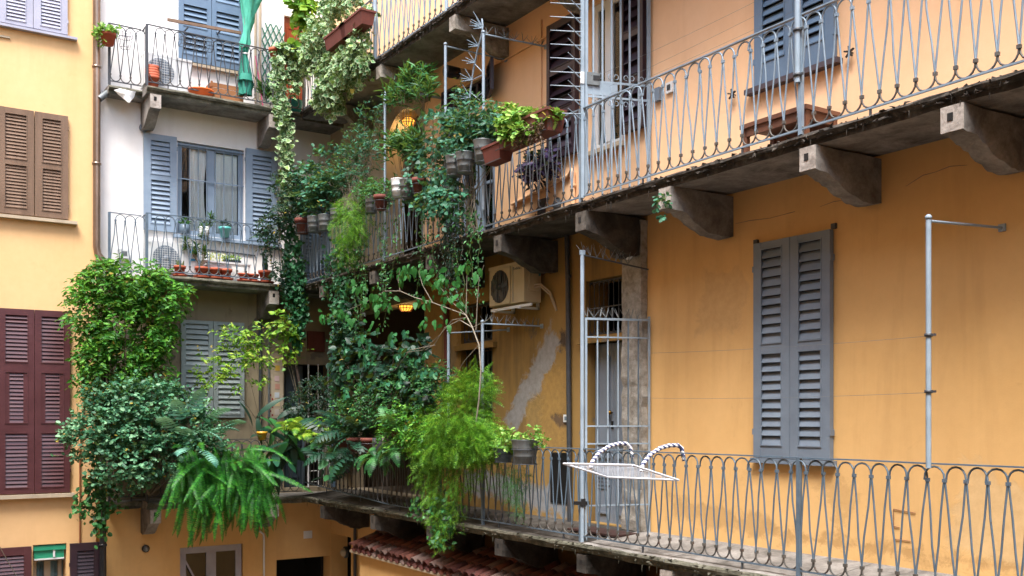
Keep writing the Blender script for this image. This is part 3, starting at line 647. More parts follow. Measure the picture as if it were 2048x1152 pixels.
def grating(par, y0, y1, z0, z1, X, n, mat, rows=2, name='iron_grating'):
    mb = MB(); 
    for z in [lerp(z0, z1, k/rows) for k in range(rows+1)]: mb.cbox((X, (y0+y1)/2, z), (.012, y1-y0, .014))
    for i in range(n+1):
        y = lerp(y0, y1, i/n)
        if i < n:
            r_ = (y1-y0)/n/2
            for (zc, s_) in ((z1-r_*1.1, 1), (z0+r_*1.1, -1)):
                mb.tube([(X, y+r_+r_*.9*math.cos(t), zc+s_*r_*.9*math.sin(t)) for t in np.linspace(0, math.pi, 7)], .006, 4, False)
        mb.tube([(X, y, z0), (X, y, z1)], .007, 4, False)
    return mb.build(name, mat, par)
grating(EB, *H_trans_low[:2], H_trans_low[2]+.02, H_trans_low[3]-.02, XW+.06, 8, M_rail_d)
grating(EB, *H_trs_low[:2], H_trs_low[2]+.02, H_trs_low[3]-.02, XW+.06, 7, M_rail_d)
mb = MB()
for i in range(9): y = lerp(H_win_low[0]+.04, H_win_low[1]-.04, i/8); mb.tube([(XW+.08, y, H_win_low[2]), (XW+.08, y, H_win_low[3])], .009, 5)
mb.build('window_bar', M_rail_d, EB)
# louvred door in the shade of the stair hall, bluish post beside the corner
y0, y1, z0, z1 = H_stair_low
shutter(EB, (XW-.002, 17.75, -1.0), -90, .62, 2.9, [(.03, .97)], M_plum_d, pitch=.08, sd=.07, sw=.06, label='dark louvred leaf in the shaded corner')
MB().box((XW-.06, 17.78, -1.3), (XW-.01, 17.9, 1.75)).build('corner_post', M_blue_d, EB)
# ================================================================ railings, gates and poles
SP = .165
M_rail_old = paint('old_brown_grey_rail_iron', '#3f3e3c', '#56534f', .6, '#4a352a', .55, 9)
def baluster_mesh(H=1.0, r=.0085, s=SP, n=5, j=0):
    mb = MB(); zb, zt = .115, H-.125; q = lambda a: random.uniform(-a, a)*j
    mb.tube([(-s/2, 0, zb), (-s/3+q(.006), q(.007), zb+.25), (-s/6+q(.007), q(.008), zt-.25), (-.004, 0, zt)], r, n, False); mb.tube([(s/2, 0, zb), (s/3+q(.006), q(.007), zb+.25), (s/6+q(.007), q(.008), zt-.25), (.004, 0, zt)], r, n, False)
    R_ = s/2
    mb.tube([(R_-R_*math.cos(t), 0, zt+(H-.02-zt)*math.sin(t)**.8) for t in np.linspace(0.001, math.pi-.001, 9)], r, n, False)
    mb.tube([(-R_*math.cos(t), 0, zb-(zb-.012)*math.sin(t)**.8) for t in np.linspace(0.001, math.pi-.001, 9)], r, n, False)
    for q_ in range(len(mb.f)-8*n, len(mb.f)): mb.mi[q_] = 1
    for (x, z) in ((0, zt), (-s/2, zb)):
        mb.cur = 1 if z == zb else 0; mb.box((x-.015, -.012, z-.014), (x+.015, .012, z+.014))
    return mb
BAL = {}
def railing(name, label, p0, ang, L, H=1.0, mat=None, posts=(), zfun=None, group=None, feet=1.4, r=.0085, rail_mat=None, bars=None, skip=(), far=None):
    mat = mat or M_rail; t = thing(name, label, 'railing', p0, ang, group)
    key = (H, mat.name, r)
    if key not in BAL: BAL[key] = [baluster_mesh(H, r, j=1).mesh('baluster', [mat, M_rail_old]) for _ in range(6)]
    zf = zfun or (lambda x: 0.)
    n = int(L/SP); off = (L-n*SP)/2+SP/2
    for i in range(n):
        x = off+i*SP
        if any(abs(x-q) < .04 for q in skip): continue
        me_ = random.choice(BAL[key])
        if far and x > far+random.uniform(-.5,.5):
            kf = (H, 'far', r)
            if kf not in BAL: BAL[kf] = [baluster_mesh(H, r, j=1.3).mesh('baluster', [M_rail_old, M_rail_d]) for _ in range(6)]
            me_ = random.choice(BAL[kf])
        o = obj('baluster', me_, t, (x, random.uniform(-.002, .002), zf(x)), (random.gauss(0, .008), random.gauss(0, .008), random.gauss(0, .05)))
    N_ = max(2, int(L/.5)); xs = [L*i/N_ for i in range(N_+1)]
    for nm, z, w_, h_ in (('top_rail', H-.004, .036, .012), ('bottom_rail', 0, .022, .014)):
        mb = MB(); vs_ = []
        for x in xs:
            wob = random.uniform(-.003, .003)
            for (a, b) in ((-w_/2, 0), (w_/2, 0), (w_/2, h_), (-w_/2, h_)): vs_.append((x, a, z+b+zf(x)+wob))
        fs = [(i*4+k, i*4+(k+1)%4, i*4+4+(k+1)%4, i*4+4+k) for i in range(N_) for k in range(4)]+[(3,2,1,0), (N_*4, N_*4+1, N_*4+2, N_*4+3)]
        mb.add(vs_, fs); obj(nm, mb.mesh(nm, rail_mat or mat), t)
    pm = None
    for x in posts:
        if pm is None: pm = MB().box((-.02, -.017, -.06), (.02, .017, H+.004)).mesh('post', mat)
        obj('post', pm, t, (x, 0, zf(x)))
    fm = MB().box((-.008, -.008, -.075), (.008, .008, 0)).mesh('rail_foot', M_rail_d)
    x = .35
    while x < L: obj('rail_foot', fm, t, (x, 0, zf(x))); x += feet
    return t
Z1, Z2r, Z3 = -1.33, 2.515, 5.70
R90 = math.pi/2
yof = lambda px: on_x(px, 0, XR).y
Y0 = .6
railing('gallery_railing', 'long grey iron railing of the lower gallery with the clothes airer hooked on it', (XR, Y0, Z1), R90, YR-Y0, .99, posts=[yof(1598)-Y0, yof(1162)-Y0, yof(966)-Y0, yof(880)-Y0, YR-Y0-.02], zfun=lambda x: 0 if x < 13.2 else (x-13.2)*.045, far=yof(1050)-Y0, group='iron loop railings of the galleries')
railing('gallery_railing', 'long pale grey iron railing of the middle gallery under the bench and the blue shutters', (XR, Y0, Z2r), R90, YR-Y0, 1.0, mat=M_rail_l, posts=[yof(1602)-Y0, yof(1162)-Y0, yof(968)-Y0, yof(768)-Y0, YR-Y0-.02], group='iron loop railings of the galleries')
railing('gallery_railing', 'pale iron railing of the top gallery above the ivy', (XR, Y0+4, Z3), R90, YR-Y0-4, 1.0, mat=M_rail_l, posts=[yof(893)-Y0-4, yof(752)-Y0-4, YR-Y0-4.02], group='iron loop railings of the galleries')
for zz, lab in ((Z3, 'dark iron railing of the upper white balcony around the air conditioner and crate'), (Z2r, 'grey iron railing of the white balcony with terracotta pots along its foot'), (Z1, 'dark iron railing of the lowest back balcony buried in shrubs and fern')):
    mt = M_rail_d if zz != Z2r else M_rail
    t = railing('balcony_railing', lab, (4.08, YR, zz), 0, XR-4.08-.03, .97, mat=mt, posts=[0.0], group='iron railings of the back balconies', feet=.9)
    s_ = railing('side_tmp', 'x', (0, 0, 0), 0, .52, .97, mat=mt, posts=[0.0], feet=2)
    for k in kids(s_):
        k.parent = t; k.location = Vector((k.location.x-.54, .30, k.location.z))
    bpy.data.objects.remove(s_)
    mb = MB().box((-.01, 0, .955), (.01, .30, .967)).box((-.01, 0, 0), (.01, .30, .014))
    obj('side_rail', mb.mesh('side_rail', mt), t)
    bm_ = MB().tube([(0, .1, .01), (0, .1, .96)], .008, 5).tube([(0, .2, .01), (0, .2, .96)], .008, 5); obj('side_bar', bm_.mesh('side_bar', mt), t)
# ---------------------------------------------------------------- line poles
def spikes(mb, pts, L=.13, r=.0045, n=4, up=Vector((0,0,1)), side=None):
    for p in pts:
        for k in range(n):
            d = (up + Vector((random.uniform(-.8,.8), random.uniform(-.8,.8), random.uniform(-.1,.3)))).normalized()
            mb.tube([p, Vector(p)+d*L*random.uniform(.8, 1.15)], [r, r*.4], 4, False)
def pole(label, px, yt, yb, apx, ay, mat=None, r=.021, X=None, spiky=False, clamps=(), bend=False, sp_n=6):
    mat = mat or M_pole; X = X or XR-.035
    a = on_x(px, yt, X); b = on_x(px, yb, X); e = on_x(apx, ay, XW)
    t = thing('line_pole', label, 'pole', tuple(b), group='grey iron line poles fixed to the gallery railings')
    if bend:
        MB().tube([b, a-Vector((0,0,.12)), a-Vector((0,0,.04))+Vector((.01,-.01,0)), a+Vector((.06,-.01,0)), e], r, 8).build('pole', mat, t); return t
    MB().tube([b, a], r, 8).lathe([(0, 0), (r*1.25, 0), (r*1.25, .02), (r*.6, .035), (0, .036)], tuple(a), 8).build('pole', mat, t)
    e = Vector((XW-.002, lerp(a.y, e.y, .9), e.z))
    MB().tube([a+Vector((0,0,-.015)), e], .011, 6).cbox(tuple(e+Vector((-.006,0,0))), (.012, .06, .06)).build('arm', mat, t)
    for c in clamps:
        q = on_x(px, c, X); MB().lathe([(r, -.012), (r*1.5, -.012), (r*1.5, .012), (r, .012)], tuple(q), 8).cbox((q.x, q.y-.035, q.z), (.02, .05, .018)).build('clamp', M_rail_d, t)
    if spiky:
        mb = MB(); n = sp_n; spikes(mb, [a.lerp(e, (k+.4)/n) for k in range(n)], .12); mb.build('bird_spikes', M_zinc, t)
    return t
pole('tall pale pole at the far right with a thin arm to the orange wall', 1857, 438, 936, 2008, 455, clamps=(670, 783))
pole('thin pale pole left of the spiked one, rising from lower plants', 897, 664, 905, 1020, 659, clamps=(800,))
pole('pale pole whose arm under the wall air conditioner is covered in spikes', 965, 645, 905, 1086, 652, spiky=True, clamps=(745,), sp_n=9)
pole('straight pale pole standing behind the leaves of the middle gallery', 891, 90, 400, 1015, 118)
pole('pale pole with a spiked arm reaching to the wall under the top gallery', 967, 66, 420, 1095, 92, spiky=True, sp_n=7)
pole('pale pole bent over at its top in front of the stair doorway', 770, 178, 480, 884, 196, bend=True)
pole('thick pale post on the top gallery edge at the end of the ivy', 750, -150, 118, 800, -200, r=.03)
pole('slim post on the top gallery railing', 893, -150, 28, 960, -200, r=.028)
pole('pale post clamped to the middle railing in front of the blue shutters', 1595, -120, 165, 1700, -160, r=.026, clamps=(60, 150))
# curved spiked arch beside the pole of the middle gallery
b0 = on_x(938, 215, XR-.035); b1 = on_x(967, 66, XR-.035)
t = thing('spiked_arch', 'curved grey iron arch with forked spikes leaning against the pole of the middle gallery', 'spiked guard', tuple(b0))
arc = [on_x(px, py, XR-.035) for px, py in ((940,300),(938,215),(941,180),(947,140),(955,100),(963,72),(966,52),(964,38))]
MB().tube(arc, .013, 6).build('arch_bar', M_pole, t)
mb = MB()
for (px, py) in ((941,195),(944,160),(950,125),(957,92),(965,56),(963,50)):
    p = on_x(px, py, XR-.035)
    for d in ((-.9,.2,.35), (-1,.1,.0), (-.5,.1,.7), (-.8,-.1,-.25)):
        v = Vector(d).normalized(); mb.tube([p, p+v*random.uniform(.14,.2)], [.007, .004], 5, False)
for (px, py, qx, qy) in ((944,160,965,150),(941,185,966,205),(940,205,965,185),(950,128,966,145),(939,215,966,240)):
    mb.tube([on_x(px, py, XR-.035), on_x(qx, qy, XR-.035)], .006, 5)
mb.build('spikes', M_pole, t)
# ---------------------------------------------------------------- tall gate of the middle gallery
G0 = Vector((XR-.01, yof(1166), 2.50)); G1 = Vector((XW-.03, on_x(1304,0).y, 2.50))
gd = (G1-G0); gd.z = 0; gang = math.atan2(gd.y, gd.x); GL = gd.length
def gate(label, base, top, bars, rails, curls, zf, lock=None, mat=M_pole, spike_top=False):
    t = thing('gallery_gate', label, 'gate', tuple(base), gang)
    for i in range(bars): 
        x = .13+(GL-.16)*i/(bars-1); obj('gate_bar', MB().box((-.009, -.009, 0), (.009, .009, top-.02)).mesh('gate_bar', mat), t, (x, 0, .04))
    obj('gate_frame', MB().box((-.02, -.02, 0), (.02, .02, top)).box((.03, -.015, .03), (.065, .015, top)).box((GL-.035, -.02, 0), (GL, .02, top)).mesh('gate_frame', mat), t)
    for z in rails: obj('gate_rail', MB().box((.066, -.006, z-.012), (GL-.036, .006, z+.012)).mesh('gate_rail', mat), t)
    if curls:
        for z in curls:
            mb = MB()
            for i in range(4):
                x = .18+i*.19
                for s_ in (-1, 1): mb.tube([(x+s_*(.012+.028*(1-math.cos(a))*.9)+s_*0.0, 0, z+.028*math.sin(a)) for a in np.linspace(0, 5.2, 12)], .0045, 4, False)
            obj('scrollwork', mb.mesh('scrollwork', mat), t)
    if lock:
        o = obj('lock_box', MB().box((.05, -.028, lock-.075), (.2, .02, lock+.065)).mesh('lock_box', M_zinc), t)
        obj('lock_cover', MB().box((.12, -.034, lock-.02), (.2, -.028, lock+.03)).mesh('lock_cover', M_black), o)
        obj('lock_plate', MB().box((.066, -.004, lock-.18), (.42, .004, lock-.03)).mesh('lock_plate', M_pole), t)
        obj('lock_edge', MB().box((-.03, -.03, lock-.07), (.015, -.021, lock+.06)).mesh('lock_edge', M_white_pl), o)
    return t
gt = gate('tall pale iron gate with a lock box and scrollwork across the middle gallery', G0, 3.2, 7, [1.33, 1.16], [1.40, 1.10], 0, lock=1.36)
mb = MB(); z = .95
while z < 3.1:
    mb.tube([(-.01, 0, z), (-.36, .06, z+.01)], [.009, .004], 5); mb.tube([(-.01, 0, z-.07), (-.22, -.17, z-.0)], [.009, .004], 5); z += .155
# spikes point out over the courtyard, away from the wall
o = obj('outward_spikes', mb.mesh('outward_spikes', M_pole), gt)
B0 = Vector((XR-.01, yof(1166), -1.40))
g2 = gate('low pale iron gate with spikes along its top rail in front of the grey door', B0, 2.75, 2, [], None, 0)
for k in [k for k in kids(g2)]: bpy.data.objects.remove(k)
zt = 2.55
obj('gate_post', MB().tube([(0,0,0), (0,0,3.28)], .024, 8).box((-.03,-.02,3.26),(.03,.02,3.31)).mesh('gate_post', M_pole), g2)
obj('gate_frame', MB().box((.03, -.012, .02), (.055, .012, zt)).box((GL-.025, -.010, .02), (GL, .010, zt+.03)).box((.055, -.012, zt-.025), (GL-.025, .012, zt)).mesh('gate_frame', M_pole), g2)
for i in range(5): obj('gate_bar', MB().box((-.007, -.007, .02), (.007, .007, zt-.026)).mesh('gate_bar', M_pole if i < 3 else M_rail), g2, (.18+(GL-.2)*i/5, 0, 0))
for z in (zt-.22, 1.32, 1.12, .42): obj('gate_rail', MB().box((.056, -.02, z-.008), (GL-.031, -.010, z+.008)).mesh('gate_rail', M_pole), g2)
mb = MB(); spikes(mb, [Vector((.06+k*.075, 0, zt)) for k in range(int((GL-.1)/.075))], .13); obj('bird_spikes', mb.mesh('bird_spikes', M_zinc), g2)
obj('top_arm', MB().tube([(0,0,3.26), (GL-.02, 0, 3.12)], .01, 6).mesh('top_arm', M_rail_d), g2)
mb = MB(); spikes(mb, [Vector((.02+k*.075, 0, 3.26-k*.012)) for k in range(8)], .14); obj('bird_spikes', mb.mesh('bird_spikes', M_zinc), g2)
obj('latch', MB().box((-.1, -.02, .43), (.08, .02, .47)).box((-.02, -.03, .41), (.03, .03, .5)).mesh('latch', M_black), g2)
# washing lines
def wire(label, a, b, sag=.02, r=.0014, name='washing_line', cat='washing line', mat=M_zinc, grp='thin washing lines along the galleries'):
    a, b = Vector(a), Vector(b); pts = [a.lerp(b, t)+Vector((0,0,-sag*4*t*(1-t))) for t in np.linspace(0, 1, 13)]
    return tag(MB().tube(pts, r, 4, False).build(name, mat), label, cat, grp)
xl = 7.15
wire('highest of the thin washing lines rising to the upper right', on_x(1180,158,xl), on_x(1560,-22,xl)); wire('middle of the thin washing lines rising to the upper right', on_x(1180,190,xl), on_x(1640,-35,xl))
wire('lowest of the thin washing lines rising to the upper right', on_x(1180,205,xl), on_x(1760,-60,xl)); wire('thin line left of the gate crossing the dark plum shutter', on_x(1020,240,xl), on_x(1165,172,xl), .01)
wire('upper of two faint lines across the orange wall beside the grey shutters', on_x(1303,706,XW-.06), on_x(1857,672,XR)); wire('lower of two faint lines across the orange wall beside the grey shutters', on_x(1303,796,XW-.06), on_x(1857,785,XR))
wire('loose white cord drooping among the zinc pots of the middle gallery', on_x(740,385,XR-.05), on_x(905,370,XR-.05), .14, .006, 'cord', 'cord', M_white_pl, None)
wire('grey cable hanging at the lower left corner', (1.5, 17.2, -1.2), on_y(38,1160,17.5), .05, .006, 'cable', 'cable', M_vine, None)
# ================================================================ things on the walls and galleries
def air_con(label, c, W_, H_, D_, ang, mat, cage='grid', legs=False, brand=False):
    """local: x along the front (left to right), y inwards, z up; c = lower left front corner"""
    t = thing('air_conditioner', label, 'air conditioner', tuple(c), ang, 'outdoor air conditioning units')
    mb = MB().box((0,0,.03), (W_, D_, H_)).box((-.004,-.012,H_-.035), (W_+.004, D_+.004, H_+.004)); obj('casing', mb.mesh('casing', mat), t)
    r = H_*.39; cx = W_*.33; cz = H_*.5
    fr = MB().box((cx-r-.03, -.014, cz-r-.025), (cx+r+.03, -.001, cz+r+.025)); obj('fan_panel', fr.mesh('fan_panel', mat), t)
    M = Matrix.Translation((cx, -.016, cz)) @ rot('X', 90)
    dk = MB().lathe([(0, 0), (r, 0)], (0,0,0), 32, False, M); fo = obj('fan_opening', dk.mesh('fan_opening', M_black_p if cage == 'bars' else M_grey_sh), t)
    bl = MB()
    for k in range(5):
        a = k*2*math.pi/5; P_ = [(0,0),(.35*r,.12*r),(.9*r,.38*r),(.92*r,-.05*r),(.4*r,-.14*r)]
        bl.add([M @ Vector((x*math.cos(a)-y*math.sin(a), x*math.sin(a)+y*math.cos(a), .004+.01*(i > 2))) for i, (x, y) in enumerate(P_)], [(0,1,2,3,4)])
    bl.lathe([(0,.02),(r*.2,.018),(r*.2,0)], (0,0,0), 14, True, M); obj('fan_blade', bl.mesh('fan_blade', M_black_p if cage == 'bars' else M_grey_sh), fo)
    gr = MB()
    if cage == 'grid':
        n = 11
        for i in range(n+1):
            q = -r+2*r*i/n; h = math.sqrt(max(r*r-q*q, 0))+.01
            gr.tube([(cx+q, -.034, cz-h), (cx+q, -.034, cz+h)], .003, 4, False, False); gr.tube([(cx-h, -.034, cz+q), (cx+h, -.034, cz+q)], .003, 4, False, False)
    elif cage == 'ring':
        for k in range(1, 9): gr.tube([(cx+r*k/8*math.cos(a), -.03, cz+r*k/8*math.sin(a)) for a in np.linspace(0, 6.2832, 25)], .003, 4, False, False)
        for k in range(8): a = k*math.pi/8; gr.tube([(cx-r*math.cos(a), -.026, cz-r*math.sin(a)), (cx+r*math.cos(a), -.026, cz+r*math.sin(a))], .003, 4, False, False)
    else:
        for k in range(9):
            q = -r+2*r*(k+.5)/9; h = math.sqrt(r*r-q*q); gr.tube([(cx+q, -.022, cz-h), (cx+q, -.022, cz+h)], .006, 4, False, False)
    obj('fan_guard', gr.mesh('fan_guard', M_rail_old if cage != 'grid' else M_white_pl), t)
    obj('panel_seam', MB().box((W_*.69, -.006, .05), (W_*.695, -.001, H_-.05)).mesh('panel_seam', M_grey_sh), t)
    obj('service_cover', MB().box((W_-.001, D_*.25, H_*.32), (W_+.02, D_*.8, H_*.72)).mesh('service_cover', mat), t)
    return t
# wall unit of the lower gallery
p = on_x(979, 619, 7.32); ac = air_con('cream air conditioner with a dark round fan bracketed high on the old yellow wall', (7.32, p.y, p.z), .86, .57, .27, -R90, M_cream_pl, 'bars')
br = MB().box((.1, 0, -.05), (.14, .33, -.02)).box((.70, 0, -.05), (.74, .33, -.02)).box((.70, .30, -.05), (.74, .33, .42)).box((.1, .30, -.05), (.14, .33, .42)).box((.0, .02, -.035), (.98, .05, -.0))
obj('bracket', br.mesh('bracket', M_white_pl), ac)
obj('nameplate', MB().box((.64, -.018, .46), (.78, -.008, .5)).mesh('nameplate', M_black_p), ac)
cu = bpy.data.curves.new('brand_lettering', 'FONT'); cu.body = 'Toshiba'; cu.size = .055; cu.extrude = .001
_t = bpy.data.objects.new('t', cu); scene.collection.objects.link(_t); _m = bpy.data.meshes.new_from_object(_t); bpy.data.objects.remove(_t); _m.name = 'brand_lettering'; _m.materials.clear(); _m.materials.append(M_rail_d)
lt = obj('brand_lettering', _m, ac, (.62, -.020, .465), (R90, 0, 0)); lt['kind'] = 'stuff'
for k in [k for k in kids(ac) if k.name.startswith('nameplate')]: bpy.data.objects.remove(k)
obj('energy_sticker', MB().box((.861, .14, .38), (.868, .26, .47)).mesh('energy_sticker', paint('teal_sticker', '#3f7d83', '#4a8a8f', .5)), ac)
hb = MB()
for q in (0, .035): hb.tube([(.86, .15, .22+q), (.95, .2, .23+q), (1.05, .28, .12+q), (1.10, .31, -.02+q), (1.14, .32, -.1)], .014, 6)
obj('hose', hb.mesh('hose', M_beige), ac)
p = on_y(288, 178, 17.63); air_con('white air conditioner behind the railing of the upper balcony with pots before it', (p.x, 17.62, 5.66), .80, .60, .26, 0, M_white_pl, 'grid')
p = on_y(298, 545, 17.63); a2 = air_con('pale grey air conditioner with a square wire guard on the middle balcony', (p.x, 17.66, 2.50), .86, .56, .26, 0, M_white_pl, 'grid')
st = MB().box((.69, -.016, .40), (.80, -.014, .47)).box((.70, -.016, .27), (.79, -.014, .31)); obj('blue_sticker', st.mesh('blue_sticker', paint('blue_sticker_print', '#2f86b8', '#3a94c4', .5)), a2)
# ---------------------------------------------------------------- pipes
def pipe(label, pts, r, mat, rings=(), cat='pipe', name='downpipe'):
    t = thing(name, label, cat, tuple(pts[-1])); MB().tube(pts, r, 12).build('pipe', mat, t)
    for q in rings: MB().lathe([(r, -.02), (r*1.22, -.018), (r*1.22, .018), (r, .02)], tuple(q), 12).build('pipe_ring', mat, t)
    return t
X1 = on_y(191, 0, YL).x
pipe('shiny brown grey downpipe running down beside the white house and bending at its foot', [(X1, YL-.10, 10), (X1, YL-.10, on_y(190,495,YL).z), (X1+.02, YL-.10, on_y(190,510,YL).z), (X1+.13, YL-.12, on_y(190,528,YL).z), (X1+.3, YL-.14, on_y(190,560,YL).z)], .062, M_copper, [(X1, YL-.10, on_y(190,y_,YL).z) for y_ in (137, 330)])
X2 = on_y(206, 0, 17.8).x
pipe('black downpipe emerging under the shrubs and running to the ground', [(X2, 17.8, 1.2), (X2, 17.8, -5.38)], .055, M_black_p, [(X2, 17.8, on_y(206, y_, 17.8).z) for y_ in (810, 1090)])
pipe('grey pipe elbow sticking from the white wall below the upper balcony', [on_y(198,198,17.8), on_y(214,186,17.85), on_y(232,182,17.95), on_y(240,183,18.05)], .055, M_zinc, name='waste_pipe')
for (px_, a, b, mt, lab) in ((511, -150, 205, M_white, 'left pale pipe on the cream wall beside the green parasol'), (520, -150, 205, M_white, 'right pale pipe on the cream wall beside the green parasol')):
    pipe(lab, [on_y(px_, a, YB-.03), on_y(px_, b, YB-.03)], .022, M_beige)
pipe('thin pale pipe under the upper balcony near the corbel', [on_y(516, 232, YB-.03), on_y(516, 296, YB-.03)], .02, M_white); pipe('thicker pale pipe ending over the right open shutter', [on_y(523, 232, YB-.03), on_y(523, 292, YB-.03)], .026, M_white)
pipe('dark pipe on the dirty beige wall beside the lower shutters', [on_y(521, 580, YB-.04), on_y(521, 860, YB-.04)], .032, M_rail_d)
pipe('pale conduit on the dirty wall beside the coloured notes', [on_y(538, 640, YB-.03), on_y(538, 850, YB-.03)], .022, M_zinc)
pipe('thin rusty conduit down the yellow wall beside the plum shutters', [on_y(168, 700, YL-.02), on_y(168, 800, YL-.02), on_y(160, 900, YL-.02), on_y(160, 1085, YL-.02)], .014, paint('rusty_conduit_paint', '#8a5a34', '#77492a', .8))
pipe('light grey pipe with a short bend below the fern', [on_y(519, 1062, YB-.03), on_y(527, 1068, YB-.03), on_y(528, 1080, YB-.03), on_y(528, 1200, YB-.03)], .018, M_white_pl)
pipe('dark iron pipe down the old yellow wall left of the low gate', [on_x(1140, 470)-Vector((.05,0,0)), on_x(1142, 560)-Vector((.05,0,0)), on_x(1146, 1052)-Vector((.05,0,0))], .033, M_rail_d, [on_x(1143, 553)-Vector((.05,0,0))])
pipe('dark brown pipe on the old wall left of the barred window', [on_x(897, 610)-Vector((.04,0,0)), on_x(900, 830)-Vector((.04,0,0))], .045, M_terra_d)
pipe('dark pipe at the inner corner above the tiled lean-to', [on_x(715, 1010)-Vector((.05,0,0)), on_x(715, 1200)-Vector((.05,0,0))], .03, M_rail_d)
pipe('peach pipe with joints on the wall beneath the white window sill', [on_x(1150, 345)-Vector((.04,0,0)), on_x(1152, 440)-Vector((.04,0,0))], .032, M_peach, [on_x(1151, 372)-Vector((.04,0,0))])
def wbox(name, label, cat, px0, px1, py0, py1, d, mat, plane='x', off=0., inner=None):
    if plane == 'x':
        a = on_x(px0, py0); b = on_x(px1, py1); c = on_x(px0, py1); z0, z1 = (b.z+c.z)/2, (a.z+on_x(px1, py0).z)/2
        mb = MB().box((XW-d-off, b.y, z0), (XW-off, a.y, z1)); loc = (XW, (a.y+b.y)/2, z0)
        if inner: ib = MB().box((XW-d-off-.006, lerp(b.y,a.y,.25), lerp(z0,z1,.25)), (XW-d-off+.002, lerp(b.y,a.y,.75), lerp(z0,z1,.75)))
    else:
        Y = YB if plane == 'y' else YL
        a = on_y(px0, py0, Y); b = on_y(px1, py1, Y)
        mb = MB().box((a.x, Y-d-off, b.z), (b.x, Y-off, a.z)); loc = (a.x, Y, b.z)
        if inner: ib = MB().box((lerp(a.x,b.x,.25), Y-d-off-.006, lerp(b.z,a.z,.25)), (lerp(a.x,b.x,.75), Y-d-off+.002, lerp(b.z,a.z,.75)))
    t = thing(name, label, cat, loc); mb.build('housing', mat, t)
    if inner: ib.build('face', inner, t)
    return t
wbox('intercom', 'small white box with a dark face on the peach wall right of the gate', 'intercom', 1335, 1348, 165, 186, .03, M_white_pl, inner=M_rail_d)
wbox('meter_box', 'dark rounded box on the peach wall just right of the gate', 'box', 1313, 1325, 177, 203, .05, M_grey_sh)
wbox('light_switch', 'small pale switch plate on the old yellow wall beside the dark pipe', 'switch', 1129, 1140, 829, 844, .02, M_white_pl, inner=M_grey_sh)
wbox('wall_plate', 'small blank pale plate on the shaded yellow wall under the fern', 'plate', 607, 624, 1062, 1076, .012, M_white_pl, 'y')
wbox('niche_shade_panel', 'flat black panel for the dark niche low on the old wall behind the railing', 'hatch', 1102, 1137, 905, 1006, .012, M_black)  # flat panel added for an open niche, its shade painted black
wbox('niche_dark_panel', 'small dark plum panel for a niche low on the peach wall behind the railing', 'hatch', 1076, 1092, 398, 432, .012, M_plum_d)  # flat panel added in place of a recess, the dark of it painted on
wbox('vent_slot', 'narrow dark slot above the ledge under the purple plant', 'slot', 1062, 1105, 374, 380, .01, M_plum_d)
wbox('rusty_board', 'rusty red board fixed over the dark door in the shaded corner', 'board', 614, 648, 662, 704, .04, M_terra_d, 'y')
wbox('gas_meter', 'small white gas meter on the wall of the middle balcony', 'meter', 234, 256, 499, 519, .14, M_white_pl, 'y', inner=M_zinc)
for (a, b, lab) in ((on_x(1706,106), 0, 'right black star shaped shutter hook on the peach wall'), (on_x(1471,190), 0, 'left black star shaped shutter hook on the peach wall')):
    t = thing('shutter_hook', lab, 'hook', tuple(a)); mb = MB().tube([a, a-Vector((.09,0,0))], .007, 5)
    for k in range(5): an = k*1.257+.3; mb.bar(a-Vector((.05,0,0)), a-Vector((.06, .055*math.cos(an), -.055*math.sin(an))), .02, .012)
    mb.build('hook', M_black, t)
def wall_round(label, px, py, r, d, mats, plane='x', cat='lamp', name='wall_lamp'):
    p = on_x(px, py) if plane == 'x' else on_y(px, py); t = thing(name, label, cat, tuple(p))
    M = Matrix.Translation(p) @ (rot('Y', -90) if plane == 'x' else rot('X', 90))
    MB().lathe([(r*1.1, 0), (r*1.1, d*.4), (r*.9, d*.5), (0, d*.5)], (0,0,0), 18, True, M).build('base_ring', mats[0], t)
    MB().lathe([(r*.8, d*.5), (r*.72, d*.8), (r*.4, d), (0, d*1.05)], (0,0,0), 18, True, M).build('cover', mats[1], t); return t
wall_round('small round bulkhead lamp on the yellow ground floor wall left of the fern', 291, 1097, .06, .08, (M_black_p, M_zinc), 'y')
wall_round('round dusty lamp in the shade next to the tiled roof', 694, 1104, .10, .12, (M_black_p, M_beige))
wall_round('dark dome camera hanging on the white wall under the upper balcony', 287, 256, .07, .14, (M_grey_sh, M_black), 'y', 'camera', 'security_camera')
wall_round('grey round vent leaning on the floor of the middle gallery', 1115, 408, .08, .03, (M_zinc, M_grey_sh), cat='vent', name='round_vent')
def flue(label, px, py, L, r, plate=True):
    a = on_x(px, py); t = thing('flue_pipe', label, 'pipe', tuple(a))
    MB().tube([a-Vector((.0,0,0)), a-Vector((L*.5,0,0))], r, 14).build('pipe', M_white_pl if plate else M_beige, t)
    MB().tube([a-Vector((L*.5,0,0)), a-Vector((L*.8,0,0)), a-Vector((L,0,0))], [r*1.03, r*1.03, r*1.03], 14).build('pipe_end', M_black, t)
    if plate: MB().lathe([(r*1.7, 0), (r*1.7, .03), (r, .035)], (0,0,0), 20, True, Matrix.Translation(a) @ rot('Y', -90)).build('flange', M_white_pl, t)
    return t
flue('white flue pipe with a black end and flange at the top of the grey pilaster', 1270, 508, .32, .075); flue('short beige flue pipe with a dark end above the small high window', 940, 152, .42, .085, False)
